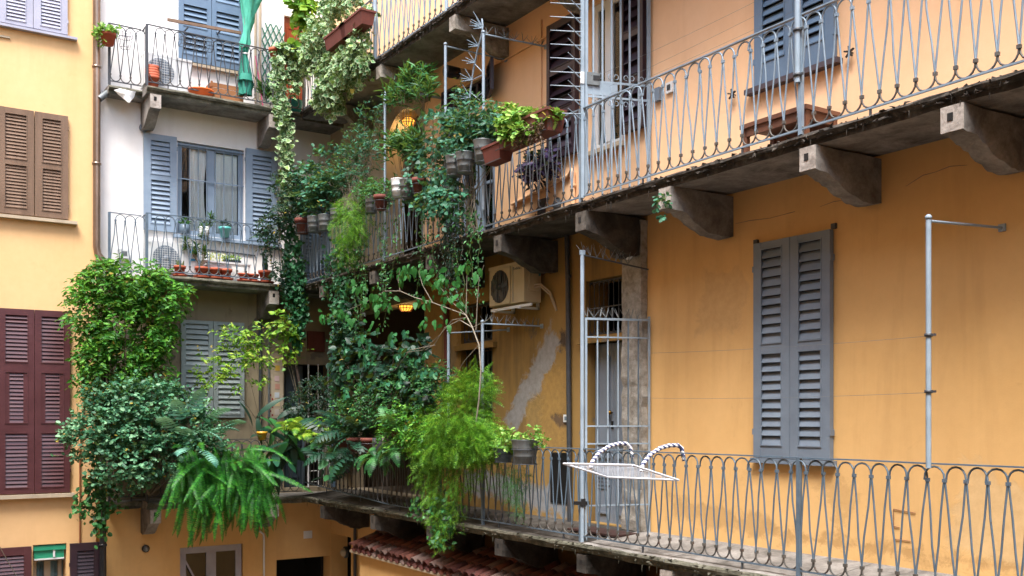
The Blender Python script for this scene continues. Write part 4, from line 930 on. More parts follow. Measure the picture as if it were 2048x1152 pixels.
# doormat, wall ledge ghost, bench
p = on_x(1190, 1050, 7.3); q = thing('doormat', 'reddish brown doormat on the stone gallery before the grey door', 'doormat', (7.35, p.y-.1, -1.335)); MB().box((7.15, p.y-.55, -1.337), (7.6, p.y+.35, -1.315)).build('mat', paint('dark_mat', '#3a1f1a', '#2c1916', .95), q)
p = on_x(1480, 300, 7.05); bx0, by0 = 7.1, on_x(1485, 0, 7.1).y; by1 = on_x(1612, 0, 7.1).y
t = thing('bench', 'brown wooden bench standing on the middle gallery under the blue shutters', 'bench', (7.1, by1, 2.46)); zt = on_x(1612, 209, 7.1).z
MB().box((7.08, by1-.02, zt-.04), (7.55, by0+.02, zt)).build('seat', M_wood_b, t); MB().box((7.10, by1+.04, zt-.12), (7.125, by0-.04, zt-.041)).box((7.5, by1+.04, zt-.12), (7.525, by0-.04, zt-.041)).box((7.13,by1+.01,zt-.12),(7.49,by1+.035,zt-.041)).build('apron', M_wood_b, t)
for x in (7.10, 7.48):
    for y in (by1, by0-.05): MB().box((x, y, 2.462), (x+.05, y+.05, zt-.041)).build('leg', M_wood_b, t)
# clothes airer hooked over the lower railing
A, B, Cc, D = Vector((6.17,8.41,-.466)), Vector((6.17,7.30,-.439)), Vector((6.76,7.30,-.602)), Vector((6.76,8.41,-.626))
M_air = paint('white_airer_wire', '#d5d9e2', '#c5cad6', .35)
t = thing('clothes_airer', 'white wire clothes airer with striped padded arms hooked over the lower railing', 'airer', tuple((A+Cc)/2))
for a, b in ((A,B),(B,Cc),(Cc,D),(D,A)): MB().tube([a, b], .011, 8).build('frame_tube', M_air, t)
mb = MB()
for k in range(1, 11): f = k/11; mb.tube([A.lerp(D, f), B.lerp(Cc, f)], .0025, 4, False)
mb.build('drying_wires', M_air, t)['kind'] = 'stuff'
m = NT('striped_tape'); wv = m.n.new('ShaderNodeTexWave'); wv.wave_type = 'BANDS'; wv.bands_direction = 'DIAGONAL'; m.L(m.pos(), wv.inputs[0]); wv.inputs['Scale'].default_value = 9
M_stripe = m.done(m.ramp(wv.outputs[0], [(.42, C('#dcdde2')), (.5, C('#3c4468'))]), .6)
for y in (8.22, 7.12+.3):
    s_ = A.lerp(D, .35); s_.y = y
    s_.z = lerp(-.455, -.61, .35); e = Vector((XR+.06, y-.03, -.42))
    pts = [s_, s_+Vector((.03, 0, .07)), s_+Vector((.12, 0, .16)), s_+Vector((.26,0,.225)), Vector((XR-.1, y, -.262)), Vector((XR, y, -.262)), Vector((XR+.05, y, -.29)), e]
    MB().tube(pts, .022, 10).build('padded_arm', M_stripe, t)
# wall marks: thin outline of an old hatch, low on the orange wall
t = thing('wall_bracket', 'thin rusty iron bracket marks low on the orange wall at the right', 'bracket', tuple(on_x(1800,1060)))
mb = MB()
for (a, b) in (((1788,1018),(1832,1026)), ((1788,1052),(1800,1055)), ((1788,1078),(1822,1082)), ((1788,1018),(1789,1078))): mb.tube([on_x(*a)-Vector((.008,0,0)), on_x(*b)-Vector((.008,0,0))], .0015 if a[0] == b[0] else .004, 4)
mb.build('iron_strip', paint('rusty_iron', '#7a5138', '#8f6244', .8), t)
# lamps that are lit
def wicker_lamp(label, c, r, strength):
    t = thing('hanging_lamp', label, 'lamp', tuple(c), group='lit lamps in the stair openings')
    e = NT('lamp_glow_'+str(int(r*100))); em = e.n.new('ShaderNodeEmission'); em.inputs[0].default_value = (1, .42, .045, 1); em.inputs[1].default_value = .62; e.L(em.outputs[0], e.out.inputs[0])
    MB().lathe([(0, -r*.55), (r*.5, -r*.5), (r*.8, -r*.2), (r*.86, .1*r), (r*.6, r*.4), (0, r*.5)], tuple(c), 18).build('bulb_glass', e.m, t)
    mb = MB()
    for k in range(14): a = k*2*math.pi/14; mb.tube([Vector(c)+Vector((r*q*math.cos(a+q*.3), r*q*math.sin(a+q*.3), z*r)) for q, z in ((.3,.62),(.75,.45),(1,.1),(.97,-.25),(.6,-.6))], .006, 4, False)
    for q, z in ((.75,.45),(1,.1),(.97,-.25)): mb.tube([Vector(c)+Vector((r*q*math.cos(a), r*q*math.sin(a), z*r)) for a in np.linspace(0, 6.283, 19)], .006, 4, False)
    mb.build('wicker_shade', M_wood_b, t); MB().tube([Vector(c)+Vector((0,0,r*.6)), Vector(c)+Vector((0,0,r*.6+.25))], .006, 5).build('hanging_wire', M_black, t)
    l = bpy.data.lights.new('lamp_light', 'POINT'); l.energy = strength*.8; l.color = (1, .62, .25); l.shadow_soft_size = .08
    lo = bpy.data.objects.new('lamp_light', l); scene.collection.objects.link(lo); lo.location = Vector(c)-Vector((0,0,r*.75))
wicker_lamp('lit round wicker lamp glowing in the arched stair doorway of the middle gallery', on_x(817, 243, 7.85), .125, 6)
wicker_lamp('lit yellow lamp half hidden by leaves in the dark lower stair opening', on_x(812, 613, 7.85), .135, 4)
# ---------------------------------------------------------------- pots and boxes
POT = {}
def pot_mesh(kind, r, h, mat):
    key = (kind, round(r, 3), round(h, 3), mat.name)
    if key in POT: return POT[key]
    if kind == 'terra': pr = [(0, 0), (r*.68, 0), (r*.88, h*.72), (r*1.02, h*.73), (r*1.05, h), (r*.93, h), (r*.88, h*.86), (0, h*.86)]
    elif kind == 'zinc': pr = [(0, .0), (r*.74, 0), (r*.8, h*.3), (r*.83, h*.31), (r*.83, h*.34), (r*.88, h*.62), (r*.91, h*.63), (r*.91, h*.66), (r, h*.97), (r*1.04, h), (r*.96, h), (r*.9, h*.88), (0, h*.88)]
    else: pr = [(0, 0), (r*.9, 0), (r, h*.04), (r, h), (r*.93, h), (r*.9, h*.85), (0, h*.85)]
    POT[key] = MB().lathe(pr, (0,0,0), 18).mesh('pot', mat); return POT[key]
def box_planter(par, L, w_, h_, mat, z0=0):
    mb = MB(); t = .02
    def ring(a, b, c, d):
        return [(-a, -c, b), (a, -c, b), (a, c, b), (-a, c, b)]
    v = ring(L/2-.03, z0, w_/2-.03, 0)+ring(L/2, z0+h_-.03, w_/2, 0)+ring(L/2+.012, z0+h_-.03, w_/2+.012, 0)+ring(L/2+.012, z0+h_, w_/2+.012, 0)+ring(L/2-.02, z0+h_, w_/2-.02, 0)+ring(L/2-.025, z0+h_-.04, w_/2-.025, 0)
    fs = [(0,3,2,1)]+[(i*4+k, i*4+(k+1)%4, i*4+4+(k+1)%4, i*4+4+k) for i in range(5) for k in range(4)]+[(20,21,22,23)]
    return obj('planter_box', mb.add(v, fs).mesh('planter_box', mat), par)
# stacked empty pots, basin, crate and rod of the upper balcony
p = on_y(305, 176, 17.56); t = thing('stacked_pots', 'stack of empty terracotta pots in front of the upper air conditioner', 'pots', (p.x, 17.54, 5.635))
for k in range(5): obj('pot', pot_mesh('terra', .115, .2, M_terra), t, (random.uniform(-.004,.004), 0, k*.042 if k else 0))
p = on_y(402, 192, 17.6); M_or = paint('orange_plastic', '#d8601c', '#e06a22', .35); t = thing('basin', 'bright orange plastic basin on the floor of the upper balcony', 'basin', (p.x, 17.62, 5.64))
obj('bowl', MB().lathe([(0,0),(.16,0),(.22,.10),(.235,.11),(.23,.125),(.2,.1),(.15,.02),(0,.02)], (0,0,0), 24).mesh('bowl', M_or), t)
x0, x1 = on_y(421,0,17.6).x, on_y(487,0,17.6).x; t = thing('wooden_crate', 'slatted wooden fruit crate on the upper balcony next to the green parasol', 'crate', (x0, 17.6, 5.64))
for k in range(3):
    for y in (0, .26): obj('slat', MB().box((0, y, .03+k*.10), (x1-x0, y+.012, .11+k*.10)).mesh('slat', M_wood_o), t)
    for x in (.012, x1-x0-.012): obj('end_board', MB().box((x-.006, .013, .03+k*.10), (x+.006, .259, .11+k*.10)).mesh('end_board', M_wood_o), t)
for x in (.03, x1-x0-.03): obj('corner_post', MB().box((x-.015, .014, 0), (x+.015, .05, .34)).mesh('corner_post', M_wood_o), t)
obj('bottom', MB().box((.02, .02, .01), (x1-x0-.02, .25, .025)).mesh('bottom', M_wood_o), t)
a, b = on_y(335, 39, 17.72), on_y(482, 66, 17.72); t = thing('wooden_rod', 'weathered wooden rod lying across the closed shutters of the upper balcony', 'rod', tuple(a)); MB().bar(a, b, .035, .05).build('rod', M_wood, t); MB().bar(Vector((a.x+.35, YB, a.z-.05)), Vector((a.x+.35, 17.72, a.z-.06)), .02, .02).bar(Vector((b.x-.35, YB, b.z-.01)), Vector((b.x-.35, 17.72, b.z-.0)), .02, .02).build('rod_bracket', M_rail_d, t)
# green parasol, closed and tied
def parasol():
    c = on_y(490, 190, 17.52); t = thing('closed_parasol', 'green parasol rolled and tied hanging beside the upper blue shutters', 'parasol', (c.x, 17.52, c.z))
    M_gr = paint('green_parasol_cloth', '#257f6d', '#1a6c5c', .8); M_gl = paint('pale_green_parasol_cloth', '#4da891', '#35937c', .8)
    prof = [(0, .10), (.25, .105), (.5, .09), (.52, .085), (.75, .06), (.9, .045), (.95, .035), (1.0, .06), (1.2, .085), (1.45, .055), (1.7, .08), (1.9, .10), (2.1, .14), (2.4, .20)]
    mb = MB(); n = 40; vs_ = []
    for i, (z, r) in enumerate(prof):
        for k in range(n):
            a = 2*math.pi*k/n; rr = r*(1+.30*math.sin(a*6+z*5.1+math.sin(z*4))+.16*math.sin(a*13-z*8)+random.uniform(-.05,.05)); lean = .22*max(0, z-1.2)**1.2+.03*math.sin(z*5)
            vs_.append((rr*math.cos(a)+lean*.5, rr*math.sin(a)*.8, z*.78))
    mb.add(vs_, [(i*n+k, i*n+(k+1)%n, (i+1)*n+(k+1)%n, (i+1)*n+k) for i in range(len(prof)-1) for k in range(n)], True)
    m_ = mb.mesh('canopy', [M_gr, M_gl], fix=False)
    for f in m_.polygons: f.material_index = 1 if f.center.z > .82 else 0
    obj('canopy', m_, t); obj('valance', MB().lathe([(.115, .36), (.13, .30), (.14, .24)], (0,0,0), 22).mesh('valance', M_gr, fix=False), t)
    obj('tie_cord', MB().lathe([(.05, .72), (.058, .735), (.05, .75)], (0,0,0), 12).mesh('tie_cord', M_white_pl), t)
    obj('shaft', MB().tube([(0,0,-.02), (0,0,2.6)], .016, 8).mesh('shaft', M_zinc), t)
parasol()
# trellis
t = thing('trellis', 'dark green diamond trellis fixed to the cream wall beside the red door', 'trellis', tuple(on_y(524, 205)))
M_tre = paint('green_trellis_paint', '#1f6a5a', '#185648', .6)
x0, x1 = on_y(523,0).x, on_y(568,0).x; z0, z1 = on_y(545, 208).z, on_y(545, 50).z; n = 4; step = (x1-x0)/n
for s_ in (-1, 1):
    k = -9
    for k in range(-9, 6):
        z_lo = z0+k*.23; rise = 2.1*(x1-x0)
        a = Vector((x0 if s_ > 0 else x1, YB-.03-.012*(s_ > 0), z_lo)); b = Vector((x1 if s_ > 0 else x0, a.y, z_lo+rise))
        t0 = max(0, (z0-a.z)/rise); t1 = min(1, (z1-a.z)/rise)
        if t1-t0 > .12: MB().bar(a.lerp(b, t0), a.lerp(b, t1), .022, .008, (0,-1,0)).build('lath', M_tre, t)
# small things of the upper balcony
t = thing('leaning_stick', 'magenta stick leaning against the cream wall by the trellis', 'stick', tuple(on_y(526, 214, 17.6))); MB().tube([on_y(526, 214, 17.6), on_y(511, 112, 17.9)], .012, 6).build('stick', paint('magenta_plastic', '#a02c5a', '#b03a68', .4), t)
t = thing('bucket', 'teal plastic bucket at the foot of the red brown door', 'bucket', tuple(on_y(589, 222, 17.7))); MB().lathe([(0,0),(.12,0),(.15,.26),(.158,.27),(.14,.26),(0,.2)], tuple(Vector((on_y(589,222,17.7).x, 17.7, 5.645))), 18).build('bucket_body', paint('teal_plastic', '#1f7a74', '#2a8a84', .4), t)
t = thing('wire_basket', 'empty wire plant basket hooked on the left end of the upper balcony railing', 'basket', tuple(on_y(250, 100, 17.7))); mb = MB()
cx_ = on_y(250, 0, 17.68).x
for z, r in ((5.9+.55, .11), (5.9+.62, .13), (5.9+.38, .08)): mb.tube([(cx_+r*math.cos(a), 17.68+r*math.sin(a), z) for a in np.linspace(0, 6.283, 17)], .0045, 4, False)
for k in range(6): a = k*1.047; mb.tube([(cx_+.13*math.cos(a), 17.68+.13*math.sin(a), 6.52), (cx_+.08*math.cos(a), 17.68+.08*math.sin(a), 6.28)], .0045, 4, False)
mb.build('wire_frame', M_rail_d, t)
t = thing('wire_planter_rack', 'long empty wire planter rack hooked outside the upper balcony railing', 'rack', tuple(on_y(395, 110, 17.36))); mb = MB(); xa, xb = on_y(360,0,17.33).x, on_y(425,0,17.33).x
for z in (6.40, 6.52): mb.tube([(xa, 17.25, z), (xb, 17.25, z), (xb, 17.42, z), (xa, 17.42, z), (xa, 17.25, z)], .0045, 4, False)
for k in range(8): x = lerp(xa, xb, k/7); mb.tube([(x, 17.25, 6.52), (x, 17.25, 6.40), (x, 17.42, 6.40), (x, 17.42, 6.6)], .0035, 4, False)
mb.build('wire_frame', M_rail_d, t)
# white cloth hanging from the side of the upper balcony
t = thing('hanging_cloth', 'crumpled white cloth drooping under the left end of the upper balcony', 'cloth', tuple(on_y(250, 190, 17.6))); pts = [(228,180),(240,177),(258,181),(272,183),(268,195),(258,206),(248,198),(238,190)]
q = [on_y(a, b, 17.62+.05*math.sin(i*2.1)) for i, (a, b) in enumerate(pts)]; cc = sum(q, Vector())/len(q)+Vector((0,-.06,0))
MB().add(q+[cc], [(i, (i+1)%8, 8) for i in range(8)], True).add([v+Vector((0,.008,0)) for v in q]+[cc+Vector((0,.008,0))], [((i+1)%8, i, 8) for i in range(8)], True).build('cloth', M_curtain, t)
# low white table and bits on the middle balcony
xa, xb = on_y(402,0,17.75).x, on_y(500,0,17.75).x; t = thing('low_table', 'low white table against the wall of the middle balcony', 'table', (xa, 17.75, 2.46))
MB().box((xa, 17.66, 2.78), (xb, 17.95, 2.81)).build('table_top', M_white_pl, t); MB().box((xa+.02, 17.9, 2.81), (xb-.2, 17.93, 2.92)).build('back_board', M_white_pl, t)
for x in (xa+.02, xb-.05):
    for y in (17.68, 17.9): MB().box((x, y, 2.455), (x+.03, y+.03, 2.779)).build('leg', M_white_pl, t)
MB().box((xa+.1, 17.7, 2.55), (xb-.35, 17.9, 2.75)).build('drawer', M_white_pl, t)
t = thing('conduit', 'dark conduit running along the white wall above the low table', 'pipe', tuple(on_y(393,497))); MB().tube([on_y(393,497,YB-.02), on_y(510,511,YB-.02), on_y(511,516,YB-.02)], .012, 5).build('pipe', M_rail_d, t)
# coloured notes on the dirty wall
t = thing('note_panel', 'pale panel with pinned coloured paper squares on the dirty beige wall', 'notice board', tuple(on_y(552, 830))); a, b = on_y(538, 705), on_y(566, 836); MB().box((a.x, YB-.015, b.z), (b.x, YB, a.z)).build('panel', M_beige, t)
for i, (py, c) in enumerate(((718,'#c9b489'),(736,'#c2a145'),(757,'#bfa6a8'),(773,'#b08474'),(790,'#b4bcc4'),(807,'#c9b489'),(824,'#b5aca0'))):
    q = on_y(554+(i%2), py, YB-.02); MB().box((q.x-.045, YB-.021, q.z-.05), (q.x+.045, YB-.016, q.z+.05)).build('paper_square', paint('paper_%d' % i, c, c, .9), t)
mb = MB()
for i in range(7): q = on_y(541+random.randint(0,5), 790+i*8, YB-.02); mb.box((q.x-.015, YB-.02, q.z-.018), (q.x+.015, YB-.0155, q.z+.018))
o = mb.build('red_paper_dots', paint('red_paper', '#8a2a2a', '#7a2222', .9), t); o['kind'] = 'stuff'
# ---------------------------------------------------------------- tiled lean-to under the lower gallery
EX, EZ, TZ = 6.98, -2.20, -1.98; ye, ys_ = 15.55, 8.2
t = thing('lean_to_roof', 'lean-to roof of old red clay tiles under the lower gallery', 'roof', (7.3, 12, -5.4))
M_tile = []
for k, (c1, c2) in enumerate((('#58332e', '#693f37'), ('#643630', '#4c2a28'), ('#754638', '#5e3731'), ('#7f6d68', '#67504a'))): M_tile.append(paint('clay_tile_%d' % k, c1, c2, .85, '#3f3330', .58, 7))
def tile_me(r0, r1, L, up, m_):
    mb = MB(); vs_ = []; n = 7
    for x, r in ((0, r0), (L, r1)):
        for rr in (r, r-.012):
            for k in range(n): a = math.pi*k/(n-1); vs_.append((x, rr*math.cos(a), (rr*math.sin(a)*.8)*(1 if up else -1)))
    g_ = lambda i, k: i*n+k
    fs = [(g_(0,k), g_(0,k+1), g_(2,k+1), g_(2,k)) for k in range(n-1)]+[(g_(1,k+1), g_(1,k), g_(3,k), g_(3,k+1)) for k in range(n-1)]+[(g_(0,k), g_(1,k), g_(1,k+1), g_(0,k+1)) for k in range(n-1)]+[(g_(2,k+1), g_(3,k+1), g_(3,k), g_(2,k)) for k in range(n-1)]
    return mb.add(vs_, fs, True).mesh('tile', m_)
slope = math.atan2(TZ-EZ, XW-EX); TT = [tile_me(.082, .065, .30, True, m_) for m_ in M_tile]; TU = [tile_me(.075, .088, .30, False, m_) for m_ in M_tile]
y = ye
while y > ys_:
    for r_ in range(3):
        x = EX+r_*.235; z = EZ+(x-EX)*math.tan(slope)
        obj('tile', random.choice(TT), t, (x-7.3+random.uniform(-.02,.012), y-12+random.uniform(-.006,.006), z+5.4+.055+.01*r_), (random.uniform(-.04,.04), -slope-.03, random.uniform(-.03,.03)))
        obj('tile', random.choice(TU), t, (x-7.3-.03, y-12-.1, z+5.4+.02+.01*r_), (0, -slope-.03, random.uniform(-.02,.02)))
    y -= .2
MB().box((EX-.0, ys_, EZ-.06), (EX+.04, ye+.1, EZ-.02)).box((EX+.04, ys_, EZ-.05), (XW, ye+.08, EZ-.03)).build('eaves_board', M_beige, t)
MB().box((EX+.12, ys_, -5.4), (EX+.2, ye-.05, EZ-.06)).box((EX+.2, ye-.13, -5.4), (XW, ye-.05, EZ-.06)).build('wall', M_orange, t)
# ================================================================ foliage tools
def tpl_ovate(w=.5, fold=.10, droop=.12, round_=False):
    if round_: xs = (.18, .5, .82); ws = (.40, .5, .38)
    else: xs = (.15, .42, .75); ws = (.33, .5, .27)
    v = [(0,0,0)]
    for x, q in zip(xs, ws): v += [(x, 0, -droop*x*x), (x, -q*w*2, fold-droop*x*x), (x, q*w*2, fold-droop*x*x)]
    v.append((1, 0, -droop)); T = len(v)-1
    f = [(0,2,1),(0,1,3)]
    for i in (0, 1): m, l, r = 1+3*i, 2+3*i, 3+3*i; f += [(m,l,l+3),(m,l+3,m+3),(m,m+3,r+3),(m,r+3,r)]
    f += [(7,8,T),(7,T,9)]
    return np.array(v, float), np.array(f), np.array([0]+[0,1,1]*3+[1], float)
def tpl_ivy():
    pts = [(0,0),(-.05,.30),(.10,.52),(.36,.34),(.62,.42),(.70,.20),(1,0),(.70,-.20),(.62,-.42),(.36,-.34),(.10,-.52),(-.05,-.30)]
    v = [(.38,0,-.05)]+[(x,y,.04-.15*x*x+.1*abs(y)) for x, y in pts]; n = len(pts)
    return np.array(v, float), np.array([(0, 1+i, 1+(i+1)%n) for i in range(n)]), np.array([0]+[1]*n, float)
def tpl_lance(w=.11, droop=.25):
    v = [(0,0,0),(.3,-w,.02),(.3,w,.02),(.3,0,-.01-droop*.09),(.7,-w*.8,.0-droop*.49),(.7,w*.8,-droop*.49),(.7,0,-.02-droop*.49),(1,0,-droop)]
    f = [(0,1,3),(0,3,2),(1,4,6),(1,6,3),(3,6,5),(3,5,2),(4,7,6),(6,7,5)]
    return np.array(v, float), np.array(f), np.ones(8)
def tpl_feather(n=8, w=.15):
    """a small feathery spray: rachis with thin needles on both sides"""
    v = []; f = []
    for i in range(n):
        x = .12+.82*i/n; q = w*math.sin(math.pi*min(.95, (i+1.3)/(n+1)))+.05; z = -.25*x*x
        for s_ in (-1, 1):
            k = len(v); v += [(x-.012, 0, z), (x+.03, 0, z), (x+.08, s_*q, z-.03)]; f.append((k, k+1, k+2))
    k = len(v); v += [(0,-.006,0),(0,.006,0),(1,0,-.25)]; f.append((k,k+1,k+2))
    return np.array(v, float), np.array(f), np.ones(len(v))
T_OV, T_RD, T_IVY, T_LA, T_FE = tpl_ovate(.25), tpl_ovate(.33, .06, .08, True), tpl_ivy(), tpl_lance(), tpl_feather()
T_OVW = tpl_ovate(.42, .08, .15)
def nrm(a): return a/np.maximum(np.linalg.norm(a, axis=1, keepdims=True), 1e-9)
def leaves_np(P, D, N, L, tpl, wide=1.0):
    """P places, D growing directions, N face normals, L lengths -> vertices, triangles, rim"""
    V0, F0, R0 = tpl; n = len(P); D = nrm(D); S = nrm(np.cross(N, D)); Nn = np.cross(D, S)
    V = P[:,None,:] + L[:,None,None]*(V0[None,:,0:1]*D[:,None,:] + V0[None,:,1:2]*wide*S[:,None,:] + V0[None,:,2:3]*Nn[:,None,:])
    F = (np.arange(n)*len(V0))[:,None,None] + F0[None]
    return V.reshape(-1,3), F.reshape(-1,3), np.tile(R0, n)
def mesh_np(name, V, F, R, mat):
    me = bpy.data.meshes.new(name); me.vertices.add(len(V)); me.vertices.foreach_set('co', V.astype(np.float32).ravel())
    me.loops.add(len(F)*3); me.loops.foreach_set('vertex_index', F.astype(np.int32).ravel())
    me.polygons.add(len(F)); me.polygons.foreach_set('loop_start', np.arange(len(F), dtype=np.int32)*3); me.polygons.foreach_set('loop_total', np.full(len(F), 3, np.int32))
    at = me.attributes.new('rim', 'FLOAT', 'POINT'); at.data.foreach_set('value', R.astype(np.float32))
    me.materials.append(mat); me.update(); me.validate(); return me
def fbm(P, s, seed=0):
    r = np.random.default_rng(seed+99); out = np.zeros(len(P))
    for k in range(5):
        K = r.normal(0, 1, 3); K = K/np.linalg.norm(K)*s*(1+.7*k); out += np.sin(P@K+r.uniform(0, 6.28))/(1+.4*k)
    return out
def blob(px, py, rx, ry, plane, depth=.25, on='y'):
    if on == 'y': c = on_y(px, py, plane); rX = abs(on_y(px+rx, py, plane).x-c.x); rZ = abs(on_y(px, py+ry, plane).z-c.z); return np.array(c), np.array((rX, depth, rZ))
    c = on_x(px, py, plane); rY = abs(on_x(px+rx, py, plane).y-c.y); rZ = abs(on_x(px, py+ry, plane).z-c.z); return np.array(c), np.array((depth, rY, rZ))
def foliage_mesh(name, blobs, n, L, tpl, mat, out=(0,0,0), spray=5, spray_len=.18, grav=.35, gap=.0, seed=0, wide=1., shell=.35, jit=.5, up=.6, origin=(0,0,0), Lv=.42, flat=.0):
    """sprays of leaves growing out of ellipsoids; each spray is a short twig with alternate leaves"""
    rg = np.random.default_rng(seed); ns = n//spray; w_ = np.array([(r[0]*r[1]+r[1]*r[2]+r[0]*r[2]) for c, r in blobs]); w_ = w_/w_.sum()
    Ps, Ds = [], []
    for (c, r), q in zip(blobs, w_):
        k = int(ns*q)+1; u = nrm(rg.normal(0, 1, (k, 3))); rad = shell+(1-shell)*rg.random((k, 1))**.6
        p = c+u*r*rad; Ps.append(p); Ds.append(nrm(u*np.array([1,1,1]))*.8)
    P, D = np.concatenate(Ps), np.concatenate(Ds)
    if gap: keep = fbm(P, 9, seed) > (gap*2-1.4); P, D = P[keep], D[keep]
    D = nrm(D+np.array(out)+rg.normal(0, jit, P.shape)+np.array((0,0,-grav)))
    m = len(P); t = (np.arange(spray)+.5)/spray; SL = spray_len*rg.uniform(.6, 1.3, m)
    LP = P[:,None,:]+D[:,None,:]*(t[None,:,None]*SL[:,None,None])+np.array((0,0,-1.))*(t[None,:,None]**2*SL[:,None,None]*grav)
    side = nrm(np.cross(D, np.array([[0,0,1.]])+rg.normal(0,.3,D.shape)))
    sg = np.where(np.arange(spray)%2, 1, -1)[None,:,None]
    LD = D[:,None,:]*.7+side[:,None,:]*sg*.9+rg.normal(0, .3, (m, spray, 3))+np.array((0,0,-grav*.5))
    LN = np.array((0,0,1.))*up+D[:,None,:]*.5+np.array(out)*.4+rg.normal(0, .5, (m, spray, 3))
    LP, LD, LN = LP.reshape(-1,3), LD.reshape(-1,3), LN.reshape(-1,3)
    V, F, R = leaves_np(LP-np.array(origin), LD, LN, L*rg.uniform(1-Lv, 1+Lv, len(LP)), tpl, wide)
    return mesh_np(name, V, F, R, mat), P, D
def stems_mesh(base, targets, r0, mat, n_seg=6, sag=.1, seed=0, origin=(0,0,0), name='stem'):
    rg = random.Random(seed); mb = MB(); O = Vector(origin)
    for tg in targets:
        b = Vector(base if not callable(base) else base()); t_ = Vector(tg); mid = b.lerp(t_, .5)+Vector((rg.uniform(-sag,sag), rg.uniform(-sag,sag), rg.uniform(-sag,sag*1.5)))
        pts = [b*(1-u)**2+mid*2*u*(1-u)+t_*u*u+Vector((rg.uniform(-.01,.01),)*3) for u in [i/n_seg for i in range(n_seg+1)]]
        mb.tube([p-O for p in pts], [r0*(1-.75*i/n_seg) for i in range(n_seg+1)], 4, False)
    return mb.mesh(name, mat, False)
def plant(name, label, cat, base, blobs, n, L, tpl, mat, stem=(M_stem, .006, 14), group=None, hidden_stems=True, **k):
    t = thing(name, label, cat, tuple(base), 0, group); sd = k.get('seed', 0)
    me, P, D = foliage_mesh('foliage', blobs, n, L, tpl, mat, origin=base, **k)
    o = obj('foliage', me, t); o['kind'] = 'stuff'
    if n > 1500 and tpl is not T_FE:
        k2 = dict(k); k2['seed'] = sd+500; k2['gap'] = 0; k2['spray'] = 2
        m2, _, _ = foliage_mesh('withered_leaves', blobs, n//110, L*.8, tpl, ML_brown, origin=base, **k2); o = obj('withered_leaves', m2, t); o['kind'] = 'stuff'
    if stem:
        rg = np.random.default_rng(sd+5); idx = rg.choice(len(P), min(stem[2], len(P)), replace=False)
        s_ = obj('stem', stems_mesh(base, [P[i] for i in idx], stem[1], stem[0], seed=sd, origin=base), t); s_['kind'] = 'stuff'
    return t
def trail(name, label, cat, paths, n, L, tpl, mat, stem=(M_stem, .004), width=.05, out=(0,-.5,0), seed=0, group=None, grav=.5, wide=1., up=.4, Lv=.3):
    """leaves set along hanging or climbing stems; paths are lists of world points"""
    rg = np.random.default_rng(seed); base = Vector(paths[0][0]); t = thing(name, label, cat, tuple(base), 0, group); mb = MB(); PP = []
    tot = sum(sum((Vector(p[i+1])-Vector(p[i])).length for i in range(len(p)-1)) for p in paths)
    for p in paths:
        p = [Vector(q) for q in p]; mb.tube([q-base for q in p], stem[1], 4, False)
        ln = sum((p[i+1]-p[i]).length for i in range(len(p)-1))
        for k in range(int(n*ln/tot)):
            d = rg.random()*ln
            for i in range(len(p)-1):
                sl = (p[i+1]-p[i]).length
                if d <= sl: PP.append(p[i].lerp(p[i+1], d/sl)); break
                d -= sl
    P = np.array(PP)+rg.normal(0, width, (len(PP), 3)); D = rg.normal(0, .6, P.shape)+np.array(out)+np.array((0,0,-grav)); N = np.array((0,0,1.))*up+np.array(out)+rg.normal(0,.35,P.shape)
    V, F, R = leaves_np(P-np.array(base), D, N, L*rg.uniform(1-Lv, 1+Lv, len(P)), tpl, wide)
    o = obj('foliage', mesh_np('foliage', V, F, R, mat), t); o['kind'] = 'stuff'
    s_ = obj('stem', mb.mesh('stem', stem[0], False), t); return t
def frond_mesh(L, w_, arch, mat, n=22, seed=0, serr=2.6, lift=.6):
    """one fern frond: curved rachis along +x that rises then hangs, pinnae as separate narrow blades on both sides"""
    rg = random.Random(seed); V = []; F = []
    def pt(u): return Vector((L*(math.sin(u*arch)/max(arch,.01)), 0, L*(lift*u-(1-math.cos(u*arch))/max(arch,.01))))
    for i in range(n):
        u = (i+.6)/n; p = pt(u); q = pt(min(1, u+.02)); tg = (q-p).normalized() if (q-p).length > 1e-6 else Vector((1,0,0)); nn = Vector((-tg.z, 0, tg.x))
        ww = w_*min(1, u*5+.25)*(1-u**serr)*rg.uniform(.85, 1.1); bw = L/n*.62
        for s_ in (-1, 1):
            k = len(V); tip = p+Vector((0, s_*ww, 0))+tg*ww*.28-nn*ww*.25
            V += [p-tg*bw*.5, p+tg*bw*.5, p+Vector((0, s_*ww*.55, 0))+tg*(bw*.55+ww*.15)-nn*ww*.06, tip, p+Vector((0, s_*ww*.55, 0))+tg*(-bw*.35+ww*.1)-nn*ww*.08]
            F += [(k,k+1,k+2),(k,k+2,k+4),(k+4,k+2,k+3)] if s_ > 0 else [(k,k+2,k+1),(k,k+4,k+2),(k+4,k+3,k+2)]
    for i in range(10):
        a, b = pt(i/10), pt((i+1)/10); k = len(V); r = .004*(1-i/12); V += [a+Vector((0,-r,.001)), a+Vector((0,r,.001)), b+Vector((0,r,.001)), b+Vector((0,-r,.001))]; F += [(k,k+1,k+2),(k,k+2,k+3)]
    return mesh_np('frond', np.array([tuple(v) for v in V]), np.array(F), np.ones(len(V)), mat)
